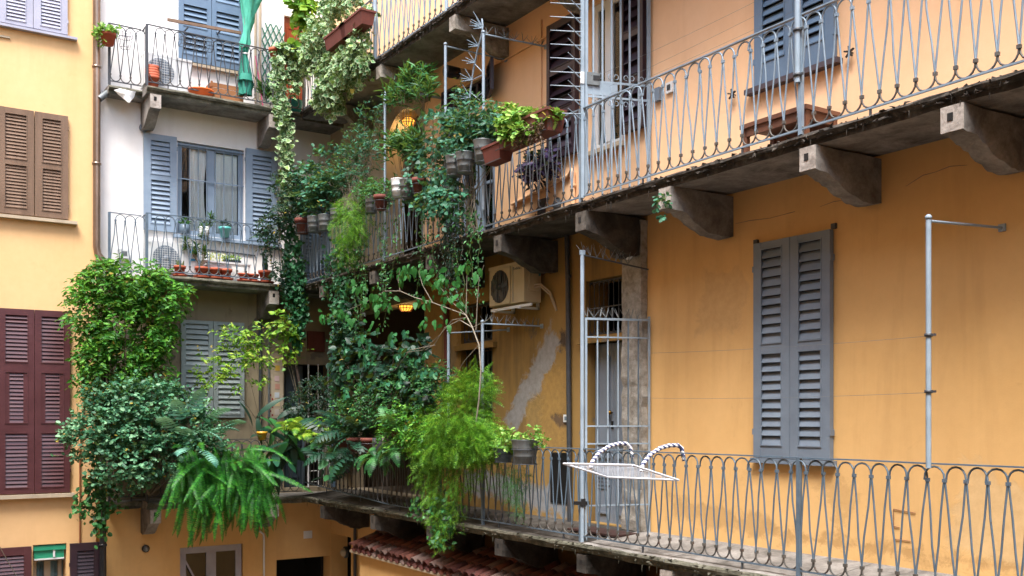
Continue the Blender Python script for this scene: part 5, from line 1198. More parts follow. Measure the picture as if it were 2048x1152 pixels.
def big_leaf(L, w_, mat, droop=.3, tip=.9, n=7, name='leaf', notch=0, fold=.12):
    V = []; F = []
    for i in range(n+1):
        u = i/n; ww = w_*math.sin(math.pi*min(1, u**tip))**1.05 if 0 < u < 1 else 0.0
        if notch and i % 2: ww *= (1-notch)
        z = -droop*u*u*L
        V += [(u*L, -ww, z+fold*ww), (u*L, 0, z), (u*L, ww, z+fold*ww)]
    for i in range(n): a = 3*i; F += [(a,a+1,a+4),(a,a+4,a+3),(a+1,a+2,a+5),(a+1,a+5,a+4)]
    me = mesh_np(name, np.array(V, float), np.array(F), np.ones(len(V)), mat); me.polygons.foreach_set('use_smooth', [True]*len(F)); return me
def aim(o, d, roll=0., nrm_hint=None):
    """turn an object so that its local +x looks along d, its +z as far up as it goes"""
    d = Vector(d).normalized(); z = Vector(nrm_hint or (0,0,1)); y = z.cross(d)
    if y.length < 1e-3: y = Vector((0,1,0)).cross(d)
    y.normalize(); z = d.cross(y); M = Matrix((d, y, z)).transposed().to_4x4() @ Matrix.Rotation(roll, 4, 'X'); o.rotation_euler = M.to_euler(); return o
ML_jas = leafmat('jasmine_leaf', ['#1c4a16', '#31701e', '#468526', '#72ac3a'], .24)
ML_shrub = leafmat('rounded_shrub_leaf', ['#1e4a34', '#33664a', '#4f8862', '#86b28a'], .2)
ML_sword = leafmat('sword_fern_leaf', ['#12461a', '#1d6020', '#2f7d26', '#4c8f2c'], .25)
ML_dark = leafmat('dark_glossy_leaf', ['#0c231a', '#133226', '#1c4632'], .12, None, .38)
ML_mid = leafmat('mid_green_leaf', ['#143a22', '#1f522b', '#2f6c36', '#4c8646'], .22)
ML_teal = leafmat('teal_green_leaf', ['#123a2c', '#1d4f3b', '#2d684c', '#4b856a'], .2)
ML_lime = leafmat('lime_leaf', ['#3c6a1c', '#568826', '#7ea634', '#a9bd46'], .32)
ML_asp = leafmat('asparagus_fern_needle', ['#22500f', '#3a7018', '#5d9a24', '#8ab83a'], .28)
ML_ivy = leafmat('green_ivy_leaf', ['#143f28', '#1f5634', '#326c42'], .18)
ML_vivy = leafmat('variegated_ivy_leaf', ['#2b5a34', '#3b6e3e', '#507f48', '#7c9640'], .12, '#9fb28a')
ML_sed = leafmat('sedum_leaf', ['#3f7428', '#639838', '#8db652', '#a9c76a'], .28)
ML_purple = leafmat('purple_leaf', ['#1c1130', '#281a3e', '#36244f'], .1)
ML_climb = leafmat('climber_leaf', ['#143c24', '#1f5430', '#306e3c', '#4b8a46'], .2, None, .45)
ML_branch = leafmat('branch_leaf', ['#103a1c', '#1a5224', '#2a6c2e', '#5c9a3c'], .28, None, .5)
ML_dry = leafmat('dry_brown_leaf', ['#4a3526', '#5c4532', '#3a2c22'], .1)
ML_brown = leafmat('withered_leaf', ['#8a7a34', '#9a8a3a', '#6a5530'], .2)
# ================================================================ plants
BY = 17.15
def B(px, py, rx, ry, Y=BY, d=.25): return blob(px, py, rx, ry, Y, d)
def Ex(px, py, rx, ry, X=6.7, d=.25): return blob(px, py, rx, ry, X, d, 'x')
def V3(p): return Vector(p)
# climbing jasmine on the middle balcony corner
plant('jasmine', 'dense bright green climber covering the balcony corner between yellow and white houses', 'climbing plant', on_y(240, 985, 17.6),
  [B(250,560,80,45,17.2,.3), B(205,580,60,45,17.3,.25), B(320,580,50,40,17.2,.3), B(175,625,40,45,17.3,.22), B(245,650,85,70,17.25,.3), B(300,650,50,60,17.3,.28), B(230,720,75,55,17.3,.28), B(290,735,55,55,17.3,.25), B(190,700,36,45,17.35,.22), B(215,540,25,22,17.3,.2), B(352,610,14,12,17.25,.1), B(345,562,24,14,17.2,.15), B(180,775,24,14,17.4,.15)],
  15500, .08, T_OV, ML_jas, (M_stem, .012, 40), seed=1, out=(0,-.5,.1), spray=6, spray_len=.2, gap=.44, grav=.4, shell=.4)
plant('rounded_shrub', 'big shrub with small rounded blue-green leaves spilling over the lowest back balcony', 'shrub', on_y(300, 990, 17.4),
  [B(280,800,85,45,17.0,.3), B(330,840,100,60,16.95,.35), B(240,860,75,60,17.0,.35), B(190,870,55,50,17.1,.3), B(150,880,26,36,17.2,.18), B(300,910,110,55,16.9,.35), B(385,855,45,36,17.0,.3), B(410,905,50,36,16.95,.3), B(240,950,60,32,17.0,.25), B(200,790,34,22,17.2,.2), B(325,785,40,22,17.1,.25)],
  19500, .06, T_RD, ML_shrub, (M_stem, .010, 50), seed=2, out=(0,-.5,.25), spray=6, spray_len=.2, gap=.44, grav=.1, shell=.45)
trail('rounded_shrub', 'loose trailing shoots with rounded leaves hanging beside the black downpipe', 'trailing shoots',
  [[on_y(190,930,17.2), on_y(182,980,17.15), on_y(170,1030,17.15)], [on_y(215,950,17.2), on_y(205,1000,17.1), on_y(200,1075,17.1)], [on_y(185,960,17.1), on_y(160,1000,17.1), on_y(158,1035,17.1)], [on_y(225,985,17.1), on_y(232,1005,17.1), on_y(228,1020,17.1)], [on_y(200,1010,17.2), on_y(196,1040,17.2), on_y(206,1070,17.2)]],
  380, .085, T_RD, ML_mid, width=.06, seed=3)
# feathery split leaves
t = thing('split_leaf_plant', 'plant with grey-blue leaves split like combs at the top right of the rounded shrub', 'plant', tuple(on_y(420, 900, 17.0)))
fm = [frond_mesh(.62, .17, 1.2, leafmat('blue_green_split_leaf', ['#3f7464', '#558c7a', '#7cae9a'], .15), 11, s_) for s_ in range(3)]
for (px, py, dx, dz) in ((372,850,-.3,.5),(395,835,.2,.7),(420,850,.7,.3),(430,870,.9,-.1),(405,870,.4,-.3),(380,880,-.2,.1),(440,890,.6,.5),(360,870,-.6,.3),(412,905,.2,-.5),(450,865,.5,.1),(390,905,-.4,-.2)):
    aim(obj('leaf', random.choice(fm), t, on_y(px-10, py-8, 16.5)-Vector(t.location)), (dx, -.5, dz), random.uniform(-.4,.4))
# sword fern
c = on_y(450, 905, 17.0); t = thing('sword_fern', 'large sword fern with long bright fronds hanging below the balcony', 'fern', tuple(c))
SF = [frond_mesh(L_, .058, a_, ML_sword, 40, i, serr=6, lift=l_) for i, (L_, a_, l_) in enumerate(((1.2,.9,.3),(1.0,.7,.25),(1.35,1.0,.35),(.85,1.1,.4),(1.15,.6,.2)))]
for i in range(230):
    az = -math.pi/2+random.gauss(0, .75); el = -1.45+abs(random.gauss(0, .3))
    if i < 26: el = random.uniform(-.7, .35)
    d = Vector((math.cos(az)*math.cos(el)*1.2, math.sin(az)*math.cos(el), math.sin(el)))
    o = obj('frond', random.choice(SF), t, (random.uniform(-.82,.60), random.uniform(-.42,-.05), random.uniform(-.45,.15))); aim(o, d, random.uniform(-.45,.45), (0,-.6,.8)); s_ = random.uniform(.7,1.08); o.scale = (s_, s_*random.uniform(.9,1.2), s_)
for p_, s_ in (((0,0,-.2), 1),): obj('pot', pot_mesh('terra', .2, .28, M_terra_d), t, (0,.1,-.32))
# lime climber over the lower shutters
plant('lime_climber', 'thin climber with yellow-green leaves in front of the faded grey shutters', 'climbing plant', on_y(520, 850, 17.4),
  [B(500,660,28,26,17.3,.15), B(455,672,22,16,17.3,.15), B(535,705,12,40,17.3,.1), B(470,710,40,28,17.3,.15), B(430,735,34,22,17.3,.15), B(505,730,32,40,17.3,.15), B(520,690,22,40,17.3,.12), B(405,690,14,10,17.3,.08), B(410,760,22,14,17.3,.1), B(460,760,30,20,17.3,.12)],
  1700, .072, T_OV, ML_lime, (M_stem, .005, 7), seed=5, out=(0,-.5,.2), spray=5, spray_len=.16, gap=.40)
plant('creeper', 'sparse green creeper with a dark twisting trunk before the slate blue door', 'climbing plant', on_y(606, 850, 17.2),
  [B(565,660,22,12,17.2,.1), B(582,690,18,20,17.2,.1), B(575,715,16,12,17.2,.1), B(600,705,16,16,17.2,.1), B(560,640,10,20,17.2,.08)],
  420, .075, T_OVW, ML_lime, (M_stem, .006, 5), seed=6, out=(0,-.5,.1), spray=4, gap=.3)
t = thing('vine_trunk', 'bare dark vine trunk slanting across the slate blue door', 'trunk', tuple(on_y(606,850,17.2))); MB().tube([on_y(612,830,17.2), on_y(603,790,17.2), on_y(594,740,17.15), on_y(585,700,17.2), on_y(575,690,17.2)], [.03,.028,.024,.02,.012], 7).build('trunk', paint('dark_bark', '#2c211c', '#3a2c24', .9), t)
# house plants in the dark corner
def leafy(label, base, leaves, mesh_list, name='broad_leaf_plant', cat='plant', scale=(.8,1.15), stem=True):
    t = thing(name, label, cat, tuple(base)); mb = MB()
    for (p, d) in leaves:
        p = Vector(p); o = obj('leaf', random.choice(mesh_list), t, p-Vector(base)); aim(o, d, random.uniform(-.5,.5), (0,-.6,.8)); s_ = random.uniform(*scale); o.scale = (s_,)*3
        if stem: mb.tube([(0,0,0), (p-Vector(base))*.5+Vector((0,0,.05)), p-Vector(base)], .005, 4, False)
    if stem: o = obj('stem', mb.mesh('stem', M_stem_g, False), t); o['kind'] = 'stuff'
    return t
ASP = [big_leaf(.55, .065, ML_dark, .35), big_leaf(.48, .055, ML_mid, .3), big_leaf(.6, .06, ML_dark, .5)]
lv = []
for i in range(46):
    px, py = random.uniform(505, 600), random.uniform(830, 930); lv.append((on_y(px, py, random.uniform(16.9,17.25)), (random.uniform(-.7,.7), -.4, random.uniform(-1.1,.9))))
leafy('dark broad leaved plants crowded between the sword fern and the corner', on_y(550, 930, 17.1), lv, ASP)
BL = [big_leaf(.28, .085, ML_teal, .2, .75), big_leaf(.24, .075, ML_mid, .2, .75)]
lv = [(on_y(535, 915, 16.8), (-.3,-.5,-.8)), (on_y(548, 905, 16.8), (.1,-.5,-.9)), (on_y(556,935,16.8), (.3,-.4,-.9)), (on_y(530,890,16.9), (-.6,-.5,-.3)), (on_y(575,925,16.8), (.5,-.5,-.6))]
leafy('small plant with a few pale oval leaves hanging right of the sword fern', on_y(545, 895, 17.0), lv, [big_leaf(.26, .065, ML_teal, .2, .8)])
# lime fern in the corner
def fern(label, base, n, meshes, spread=(.25,.15,.1), az=(-math.pi, math.pi), el=(-.5,.9), sc=(.7,1.1), name='potted_fern', cat='fern', pot=None):
    t = thing(name, label, cat, tuple(base))
    for i in range(n):
        a = random.uniform(*az); e = random.uniform(*el); o = obj('frond', random.choice(meshes), t, tuple(random.uniform(-s_, s_) for s_ in spread)); aim(o, (math.cos(a)*math.cos(e), math.sin(a)*math.cos(e), math.sin(e)), random.uniform(-.5,.5)); s_ = random.uniform(*sc); o.scale = (s_,)*3
    if pot: obj('pot', pot, t, (0,0,-.26))
    return t
LF = [frond_mesh(.62, .11, 1.5, ML_lime, 16, 20+i, lift=.5) for i in range(3)]
DP = [frond_mesh(.6, .16, 1.2, ML_dark, 9, 60+i, lift=.4) for i in range(3)]
fern('dark palm like fronds massed over the corner of the lower railing', on_x(690, 890, 6.6), 46, DP, (.25,.9,.25), (-math.pi, math.pi), (-.7,.6), (.8,1.3), 'palm_fronds', 'plant')
fern('deep green drooping fern under the grey-green bush', on_x(790, 900, 6.6), 40, [frond_mesh(.6, .1, 1.5, ML_mid, 16, 70+i, lift=.3) for i in range(3)], (.2,.5,.15), (-math.pi, math.pi), (-.8,.4))
fern('lime green fern arching in the corner between the two galleries', on_y(620, 865, 16.6), 24, LF, (.25,.15,.1), (-math.pi*1.05, .1), (-.3,.9), (.8,1.2))
DF = [frond_mesh(.75, .11, 1.5, ML_dark, 20, 30+i, lift=.45) for i in range(3)]
fern('dark green fern with long feathery fronds above the row of dark pots', on_x(715, 862, 6.7), 44, DF, (.2,.7,.1), (-math.pi, math.pi), (-.2,.8))
MF = [frond_mesh(.5, .12, 1.3, ML_mid, 13, 40+i, lift=.5) for i in range(3)]
fern('mid green fern with bright tips left of the asparagus fern', on_x(800, 850, 6.6), 30, MF, (.2,.35,.12), (-math.pi, math.pi), (-.2,1.0))
# rounded paddle leaves hanging over the far end of the lower railing
PD = [big_leaf(.25, .07, ML_climb, .15, .75), big_leaf(.22, .062, ML_dark, .2, .75)]
lv = [(on_x(px, py, 6.6), (random.uniform(-.9,-.2), random.uniform(-.6,.6), random.uniform(-.8,.1))) for px, py in ((650,860),(665,868),(648,885),(640,905),(662,895),(680,880),(672,905),(655,920),(668,930),(650,940),(645,955),(660,950),(690,900),(684,850),(676,840),(700,870),(665,845),(636,880),(690,930),(672,948))]
leafy('plant with paddle shaped leaves hanging over the far end of the lower railing', on_x(665, 860, 6.75), lv, PD)
plant('fine_leaf_shrub', 'dark fine leaved bush before the white door grille', 'shrub', on_y(635, 850, 17.0), [B(635,790,40,38,16.9,.3), B(600,810,30,22,16.9,.2), B(660,760,26,22,16.9,.2), B(620,830,50,22,16.9,.25)], 4200, .04, T_OV, ML_dark, (M_stem, .006, 20), seed=9, spray=7, spray_len=.14, gap=.25)
plant('fine_leaf_shrub', 'grey-green fine leaved bush under the climber in the middle of the lower gallery', 'shrub', on_x(760, 870, 6.8), [Ex(740,800,55,40,6.75,.25), Ex(790,790,45,45,6.75,.25), Ex(850,800,40,50,6.8,.25), Ex(700,830,40,30,6.7,.2), Ex(870,760,30,30,6.8,.2), Ex(830,750,40,26,6.8,.2)], 7500, .05, T_OV, ML_mid, (M_stem, .007, 30), seed=10, spray=6, spray_len=.17, gap=.3, out=(-.4,-.2,.2))
plant('fine_leaf_shrub', 'bushy green plant with small leaves filling the shade right of the dark fern', 'shrub', on_x(830, 870, 6.7), [Ex(830,850,45,45,6.65,.22), Ex(790,860,30,30,6.6,.2)], 3200, .055, T_OV, ML_jas, (M_stem, .006, 14), seed=12, spray=6, spray_len=.15, gap=.28, out=(-.4,-.2,.1))
# asparagus ferns
AF = dict(spray=1, shell=.25, jit=.5, gap=.0, up=.5)
plant('asparagus_fern', 'huge feathery yellow-green asparagus fern spilling over the lower railing', 'fern', on_x(930, 890, 6.75),
  [Ex(935,835,30,20,6.64,.14), Ex(962,862,20,22,6.64,.14), Ex(896,850,18,22,6.64,.14), Ex(852,845,12,30,6.66,.1), Ex(895,886,20,14,6.62,.1), Ex(945,886,22,14,6.62,.1), Ex(982,872,8,12,6.64,.08), Ex(856,895,8,22,6.64,.07)],
  3100, .21, T_FE, ML_asp, (M_stem_g, .005, 60), seed=13, out=(-.4,-.1,.0), grav=.7, **AF)
plant('asparagus_fern', 'tuft of asparagus fern climbing the foot of the spiked pole', 'fern', on_x(945, 820, 6.85), [Ex(945,790,28,28,6.75,.15), Ex(955,765,16,18,6.75,.12), Ex(925,805,25,18,6.75,.15)], 700, .20, T_FE, ML_asp, (M_stem_g, .004, 14), seed=14, out=(-.4,0,.3), grav=0., **AF)
def drape(label, starts, plane, n, L, tpl, mat, seed, on='x', width=.05, cat='fern', name='asparagus_fern', st=M_stem_g, wob=6, up=.2, out=(-.4,-.2,0), grav=.7):
    rg = random.Random(seed); paths = []
    for (px, py0, py1) in starts:
        f = (lambda a, b: on_x(a, b, plane)) if on == 'x' else (lambda a, b: on_y(a, b, plane))
        k = max(3, int((py1-py0)/22)); q = px; pts = []
        for i in range(k+1): pts.append(f(q, lerp(py0, py1, i/k))+Vector((rg.uniform(-.02,.02), rg.uniform(-.02,.02), 0))); q += rg.uniform(-wob, wob)
        paths.append(pts)
    return trail(name, label, cat, paths, n, L, tpl, mat, (st, .003), width, out, seed, grav=grav, up=up)
drape('long asparagus strands hanging in front of the lower railing bars', [(838,880,985),(852,890,1020),(866,890,1010),(880,900,1085),(893,905,1080),(872,900,1060),(905,905,990),(920,900,1010),(938,900,975),(950,900,960),(845,900,960),(826,880,960),(888,930,1095),(862,960,1040),(905,960,1040),(970,900,960)], 6.66, 1500, .13, T_FE, ML_asp, 15)
drape('leafy ivy strands dangling under the lower gallery edge', [(876,985,1085),(886,1000,1098),(868,1000,1050),(893,990,1075),(835,1000,1040),(826,1010,1030),(905,1010,1080)], 6.66, 260, .055, T_IVY, ML_mid, 16, name='trailing_ivy', cat='ivy')
drape('thin dark strands hanging below the zinc buckets', [(1010,930,1010),(1020,930,1040),(1032,935,1020),(1044,935,1030),(1000,925,980),(1052,930,1000)], 6.66, 900, .06, T_FE, ML_mid, 17)
# climber with the long arching branch and large leaves
base = on_x(958, 820, 6.78); t = thing('arching_climber', 'climber with large teal leaves on a long pale branch arching over the lower gallery', 'climbing plant', tuple(base)); bv = Vector(base)
def br(pts, r0, r1, plane=6.55): q = [on_x(a, b, plane)-bv for a, b in pts]; n = len(q); return q, [lerp(r0, r1, i/(n-1)) for i in range(n)]
BR = [br([(950,860),(958,800),(962,740),(958,690),(945,655),(932,630),(900,618),(865,605),(830,595),(800,582),(770,582),(740,600),(715,612),(690,622),(650,640)], .0115, .003), br([(932,630),(933,590),(934,550)], .007,.003), br([(952,660),(955,600),(958,560),(968,530)], .007,.003), br([(945,655),(920,640),(890,655),(868,690),(850,700)], .008,.003),
      br([(865,605),(845,570),(838,545),(845,520)], .006,.003), br([(932,635),(905,640),(880,670),(845,700),(810,705)], .006,.003), br([(800,582),(796,560),(800,540)], .005,.003), br([(932,630),(900,600),(870,560),(880,540)], .005,.002), br([(870,690),(820,700),(790,740),(760,760)], .006,.003), br([(958,690),(930,720),(905,760)], .005,.002), br([(945,655),(975,640),(995,620)], .004,.002)]
mb = MB()
for q, r in BR: mb.tube(q, r, 6)
obj('branch', mb.mesh('branch', M_vine, False), t)
CL = [big_leaf(.19, .043, ML_branch, .35, .7, 6), big_leaf(.16, .040, ML_branch, .45, .7, 6), big_leaf(.2, .045, ML_branch, .25, .7, 6)]
def scatter_leaves(par, bvv, spots, meshes, plane, on='x', sc=(.8,1.2), fan=1, dirn=None):
    for (px, py) in spots:
        p = (on_x(px, py, plane+random.uniform(-.12,.12)) if on == 'x' else on_y(px, py, plane+random.uniform(-.1,.1)))-bvv
        for k in range(fan):
            d = Vector(dirn or (random.uniform(-.6,.2), random.uniform(-.8,.8), random.uniform(-1.3,-.1))); 
            if fan > 1: a = (k/(fan-1)-.5)*2.6; d = Vector((-.35+.1*math.cos(a), -math.sin(a), -math.cos(a)*.55-.1))
            o = obj('leaf', random.choice(meshes), par, p); aim(o, d, random.uniform(-.6,.6), (-.9,-.7,.25)); s_ = random.uniform(*sc); o.scale = (s_,)*3
sp = []
for (cx_, cy_, rx_, ry_, n_) in ((680,625,36,10,16),(740,600,26,14,9),(720,570,26,10,8),(830,540,40,18,15),(880,560,34,22,14),(905,590,22,16,8),(770,600,20,22,8),(850,600,20,8,5),(940,535,20,14,6),(800,555,14,14,5),(870,650,30,14,7),(740,650,16,16,5)):
    sp += [(cx_+random.gauss(0, rx_*.6), cy_+random.gauss(0, ry_*.6)) for _ in range(int(n_*1.8))]
scatter_leaves(t, bv, sp, CL, 6.52, sc=(.45,.95))
t2 = thing('palmate_climber', 'climber with hand shaped dull green leaves in the shade under the arching branch', 'climbing plant', tuple(on_x(770, 840, 6.7))); bv2 = Vector(t2.location)
sp = []
for (cx_, cy_, rx_, ry_, n_) in ((740,690,34,14,6),(715,665,24,14,3),(790,700,36,14,6),(730,730,30,16,6),(780,670,24,14,4),(820,720,26,16,4),(700,760,24,20,5),(745,765,30,20,5),(800,750,30,20,5),(690,700,20,18,3),(850,740,26,20,4)):
    sp += [(cx_+random.gauss(0, rx_*.7), cy_+random.gauss(0, ry_*.7)) for _ in range(n_)]
scatter_leaves(t2, bv2, sp, [big_leaf(.16, .038, ML_climb, .2, .75, 5), big_leaf(.15, .034, ML_teal, .25, .75, 5)], 6.6, fan=5, sc=(.7,1.1))
o = obj('stem', stems_mesh(bv2, [on_x(px, py, 6.65) for px, py in sp[::2]], .006, M_vine, seed=3, origin=bv2), t2); o['kind'] = 'stuff'
plant('leafy_undergrowth', 'darker leaves massed behind the hand shaped climber', 'climbing plant', on_x(760, 850, 6.85), [Ex(750,720,60,50,6.8,.15), Ex(700,700,30,70,6.85,.12), Ex(790,760,60,40,6.8,.2), Ex(860,770,40,30,6.8,.2), Ex(705,640,22,50,6.9,.1), Ex(820,700,30,30,6.8,.1)], 2300, .11, T_OVW, ML_dark, (M_stem, .006, 26), seed=19, out=(-.4,-.3,.1), spray=5, spray_len=.2, gap=.38)
drape('ivy curtain hanging from the middle gallery near the corner', [(672,480,700),(680,470,760),(688,500,740),(668,520,640),(695,560,720),(678,600,800),(700,480,600),(660,500,600)], 6.8, 1500, .06, T_IVY, ML_ivy, 21, name='trailing_ivy', cat='ivy')
drape('green ivy column falling from the middle balcony corner down to the dark door', [(578,430,600),(588,450,690),(595,480,680),(600,520,690),(583,470,640),(592,540,705),(575,500,590),(603,560,640),(590,590,700)], 17.2, 1500, .068, T_IVY, ML_ivy, 22, 'y', .045, 'ivy', 'trailing_ivy', M_stem, 4, .2, (0,-.6,0), .5)
# variegated ivy of the top gallery and its trailing column
plant('variegated_ivy', 'mass of cream edged ivy covering the top gallery railing under the red planter boxes', 'ivy', on_x(690, 60, 6.7),
  [Ex(672,130,30,34,6.66,.12), Ex(700,115,26,34,6.66,.12), Ex(724,95,14,44,6.66,.1), Ex(636,80,18,26,6.6,.16), Ex(668,172,30,24,6.66,.12), Ex(650,25,26,18,6.85,.15), Ex(690,4,30,10,6.85,.15), Ex(716,135,16,24,6.66,.1), Ex(654,190,14,16,6.68,.1), Ex(736,50,6,40,6.7,.08), Ex(634,110,12,20,6.62,.12), Ex(672,208,7,10,6.7,.05)],
  6200, .072, T_IVY, ML_vivy, (M_stem, .006, 30), seed=23, out=(-.6,-.2,.1), spray=5, spray_len=.16, gap=.25, grav=.6, up=.2, shell=.5)
drape('cream edged ivy trailing from the upper balcony corner down past the corbel', [(556,115,250),(562,130,260),(572,215,330),(566,180,320),(586,120,190),(566,230,345),(576,240,400),(572,260,400),(598,130,185),(556,110,170),(570,300,420)], 17.15, 1150, .085, T_IVY, ML_vivy, 24, 'y', .05, 'ivy', 'variegated_ivy', M_stem, 5, .2, (0,-.6,0), .5)
plant('variegated_ivy', 'rounded clump of cream edged ivy in the clay pots at the upper balcony corner', 'ivy', on_y(580, 125, 17.3), [B(578,100,20,10,17.25,.15), B(592,122,16,20,17.25,.15), B(562,112,10,12,17.25,.12), B(600,140,10,18,17.25,.1)], 620, .085, T_IVY, ML_vivy, (M_stem, .005, 10), seed=25, out=(0,-.5,.2), spray=5, gap=.1)
plant('heart_leaf_vine', 'bright yellow-green heart shaped leaves climbing above the red brown door', 'climbing plant', on_y(600, 60, 17.3), [B(612,20,22,24,17.2,.15), B(620,50,18,18,17.2,.12), B(600,10,24,16,17.2,.12), B(590,95,14,10,17.1,.08), B(616,-20,30,24,17.2,.12)], 330, .14, T_OVW, ML_lime, (M_stem, .006, 14), seed=26, out=(0,-.6,.1), spray=4, grav=.6)
for (px, py, px2, py2, lab) in ((684,30,727,60,'dark red clay planter box under the top gallery rail, right one'), (653,62,693,92,'dark red clay planter box half buried in ivy, left one')):
    a, b = on_x(px, 60, 6.48).y, on_x(px2, 60, 6.48).y; t = thing('hanging_planter', lab, 'planter', (6.56, (a+b)/2, 6.08), R90, 'planter boxes hung on the top gallery'); box_planter(t, abs(a-b), .24, .22, M_terra_d)
for (px, py, r, h, m_, lab) in ((550,112,.11,.2,M_terra,'small clay pot hooked on the upper balcony rail left of the ivy'), (607,96,.13,.22,M_terra,'clay pot leaning in the corner of the upper balcony rail')):
    p = on_y(px, py+8, 17.3); t = thing('hanging_pot', lab, 'flower pot', tuple(p)); obj('pot', pot_mesh('terra', r, h, m_), t)
p = on_y(619, 124, 17.4); t = thing('grey_urn', 'grey dusty pot standing on the railing post at the upper balcony corner', 'pot', tuple(p)); obj('pot', pot_mesh('terra', .16, .26, M_stone_l), t, (0,0,-.1))
p = on_y(216, 78, 17.6); t = plant('succulent', 'small trailing succulent in a clay pot at the left end of the upper balcony', 'potted plant', p, [B(212,58,18,10,17.6,.14), B(200,62,10,8,17.6,.1), B(226,60,8,8,17.6,.1), B(204,75,6,10,17.6,.06)], 420, .05, T_RD, ML_sed, (M_stem_g, .004, 10), seed=27, spray=4, spray_len=.08); obj('pot', pot_mesh('terra', .13, .19, M_terra), t, (0,0,-.1))
# middle gallery shrubs along the railing
plant('dark_shrub', 'dark small leaved shrub hanging at the left end of the middle gallery', 'shrub', on_y(560, 470, 17.2), [B(545,455,28,30,17.15,.2), B(565,420,28,26,17.15,.2), B(540,500,14,30,17.15,.12), B(560,370,14,20,17.15,.12), B(555,540,10,30,17.15,.08)], 2400, .06, T_OV, ML_dark, (M_stem, .007, 16), seed=28, out=(0,-.4,0), spray=6, spray_len=.15, gap=.3)
plant('jade_shrub', 'shrub with small bright green tufts above the first zinc pots', 'shrub', on_x(640, 470, 6.8), [Ex(615,350,26,18,6.7,.2), Ex(655,305,14,10,6.7,.12), Ex(630,390,40,25,6.7,.22), Ex(600,400,30,28,6.7,.2), Ex(660,370,30,24,6.7,.2), Ex(650,410,30,24,6.7,.2), Ex(585,370,16,14,6.7,.15)], 4300, .065, T_RD, ML_teal, (M_stem, .007, 24), seed=29, out=(-.3,-.3,.4), spray=6, spray_len=.14, gap=.28, grav=0, up=.9)
plant('grey_green_shrub', 'wispy grey-green shrub with bare twigs beneath the big ivy corbel', 'shrub', on_x(720, 460, 6.8), [Ex(690,330,32,26,6.75,.2), Ex(715,290,26,34,6.75,.2), Ex(745,250,18,40,6.8,.18), Ex(735,320,28,30,6.75,.2), Ex(700,360,30,22,6.75,.2), Ex(755,210,10,20,6.8,.1)], 3000, .06, T_LA, ML_teal, (M_vine, .006, 50), seed=30, out=(-.2,-.2,.4), spray=7, spray_len=.16, gap=.32, grav=.0, wide=1.6)
plant('round_bush', 'dense round bush of small leaves right of the bright hanging fern', 'shrub', on_x(765, 415, 6.8), [Ex(760,385,30,20,6.7,.2), Ex(735,375,18,14,6.7,.15)], 1500, .05, T_OV, ML_mid, (M_stem, .005, 14), seed=31, out=(-.3,-.3,.3), spray=6, spray_len=.12)
plant('asparagus_fern', 'bright yellow-green feathery fern hanging from the middle gallery rail', 'fern', on_x(710, 400, 6.75), [Ex(705,405,22,16,6.65,.15), Ex(692,440,14,40,6.62,.1), Ex(715,440,16,34,6.62,.1), Ex(700,480,10,34,6.62,.08)], 900, .17, T_FE, ML_asp, (M_stem_g, .004, 16), seed=32, out=(-.4,-.1,0), grav=.8, spray=1, shell=.2, jit=.4)
plant('oleander', 'oleander with long narrow leaves rising against the top gallery corbel', 'shrub', on_x(812, 400, 6.85), [Ex(825,170,26,20,6.8,.2), Ex(800,195,24,18,6.8,.2), Ex(845,195,14,16,6.8,.15), Ex(806,290,26,16,6.8,.2), Ex(798,310,18,24,6.8,.15), Ex(835,300,16,22,6.8,.15)], 1150, .16, T_LA, ML_mid, (M_stem, .008, 26), seed=33, out=(-.1,-.1,.9), spray=7, spray_len=.14, grav=-.3, shell=.1, up=.2, wide=.75)
plant('leafy_climber', 'tangled bright climber along the middle railing between the poles', 'climbing plant', on_x(860, 420, 6.8), [Ex(838,330,16,22,6.8,.15), Ex(862,298,24,12,6.8,.15), Ex(866,350,26,14,6.8,.18), Ex(900,268,26,10,6.8,.15), Ex(885,376,30,14,6.7,.18), Ex(842,370,22,18,6.8,.18), Ex(918,240,24,10,6.8,.12), Ex(928,318,20,14,6.8,.15), Ex(900,335,24,12,6.8,.18), Ex(900,400,30,8,6.62,.08), Ex(876,232,26,6,6.8,.1), Ex(865,410,18,8,6.65,.1), Ex(915,425,10,14,6.65,.06)], 2600, .072, T_OVW, ML_teal, (M_stem, .006, 50), seed=34, out=(-.4,-.3,.1), spray=5, spray_len=.24, gap=.42)
plant('leafy_climber', 'upright green climber wound round the two poles of the middle gallery', 'climbing plant', on_x(940, 330, 6.8), [Ex(960,228,26,14,6.75,.15), Ex(945,258,30,18,6.75,.18), Ex(975,262,24,18,6.75,.15), Ex(960,285,26,12,6.75,.15), Ex(922,290,16,12,6.75,.15), Ex(925,200,8,16,6.75,.06), Ex(930,175,6,10,6.75,.05), Ex(992,240,14,8,6.7,.08)], 1900, .075, T_OV, ML_teal, (M_stem, .006, 36), seed=35, out=(-.4,-.3,.2), spray=5, spray_len=.2, gap=.45)
drape('thin leafy strands trailing from the middle gallery across the lower opening', [(720,470,640),(735,460,600),(752,450,650),(768,440,590),(790,430,560),(708,480,690),(845,420,600),(860,415,560),(935,410,600),(948,420,570),(918,430,640)], 6.7, 950, .055, T_OV, ML_mid, 90, name='trailing_climber', cat='climbing plant', width=.045, wob=8)
drape('bare grey vine stems hanging in a bundle below the middle railing', [(886,400,560),(893,405,580),(900,410,560),(908,410,540),(915,420,560),(905,400,600),(896,420,590),(882,410,500),(925,430,520)], 6.72, 1500, .035, T_OV, ML_dark, 36, name='hanging_vine', cat='vine', st=M_vine, width=.035, wob=7)
t = thing('dead_vine', 'dead pale vine stems tied between the middle railing and the pole', 'vine', tuple(on_x(945, 470, 6.78))); mb = MB()
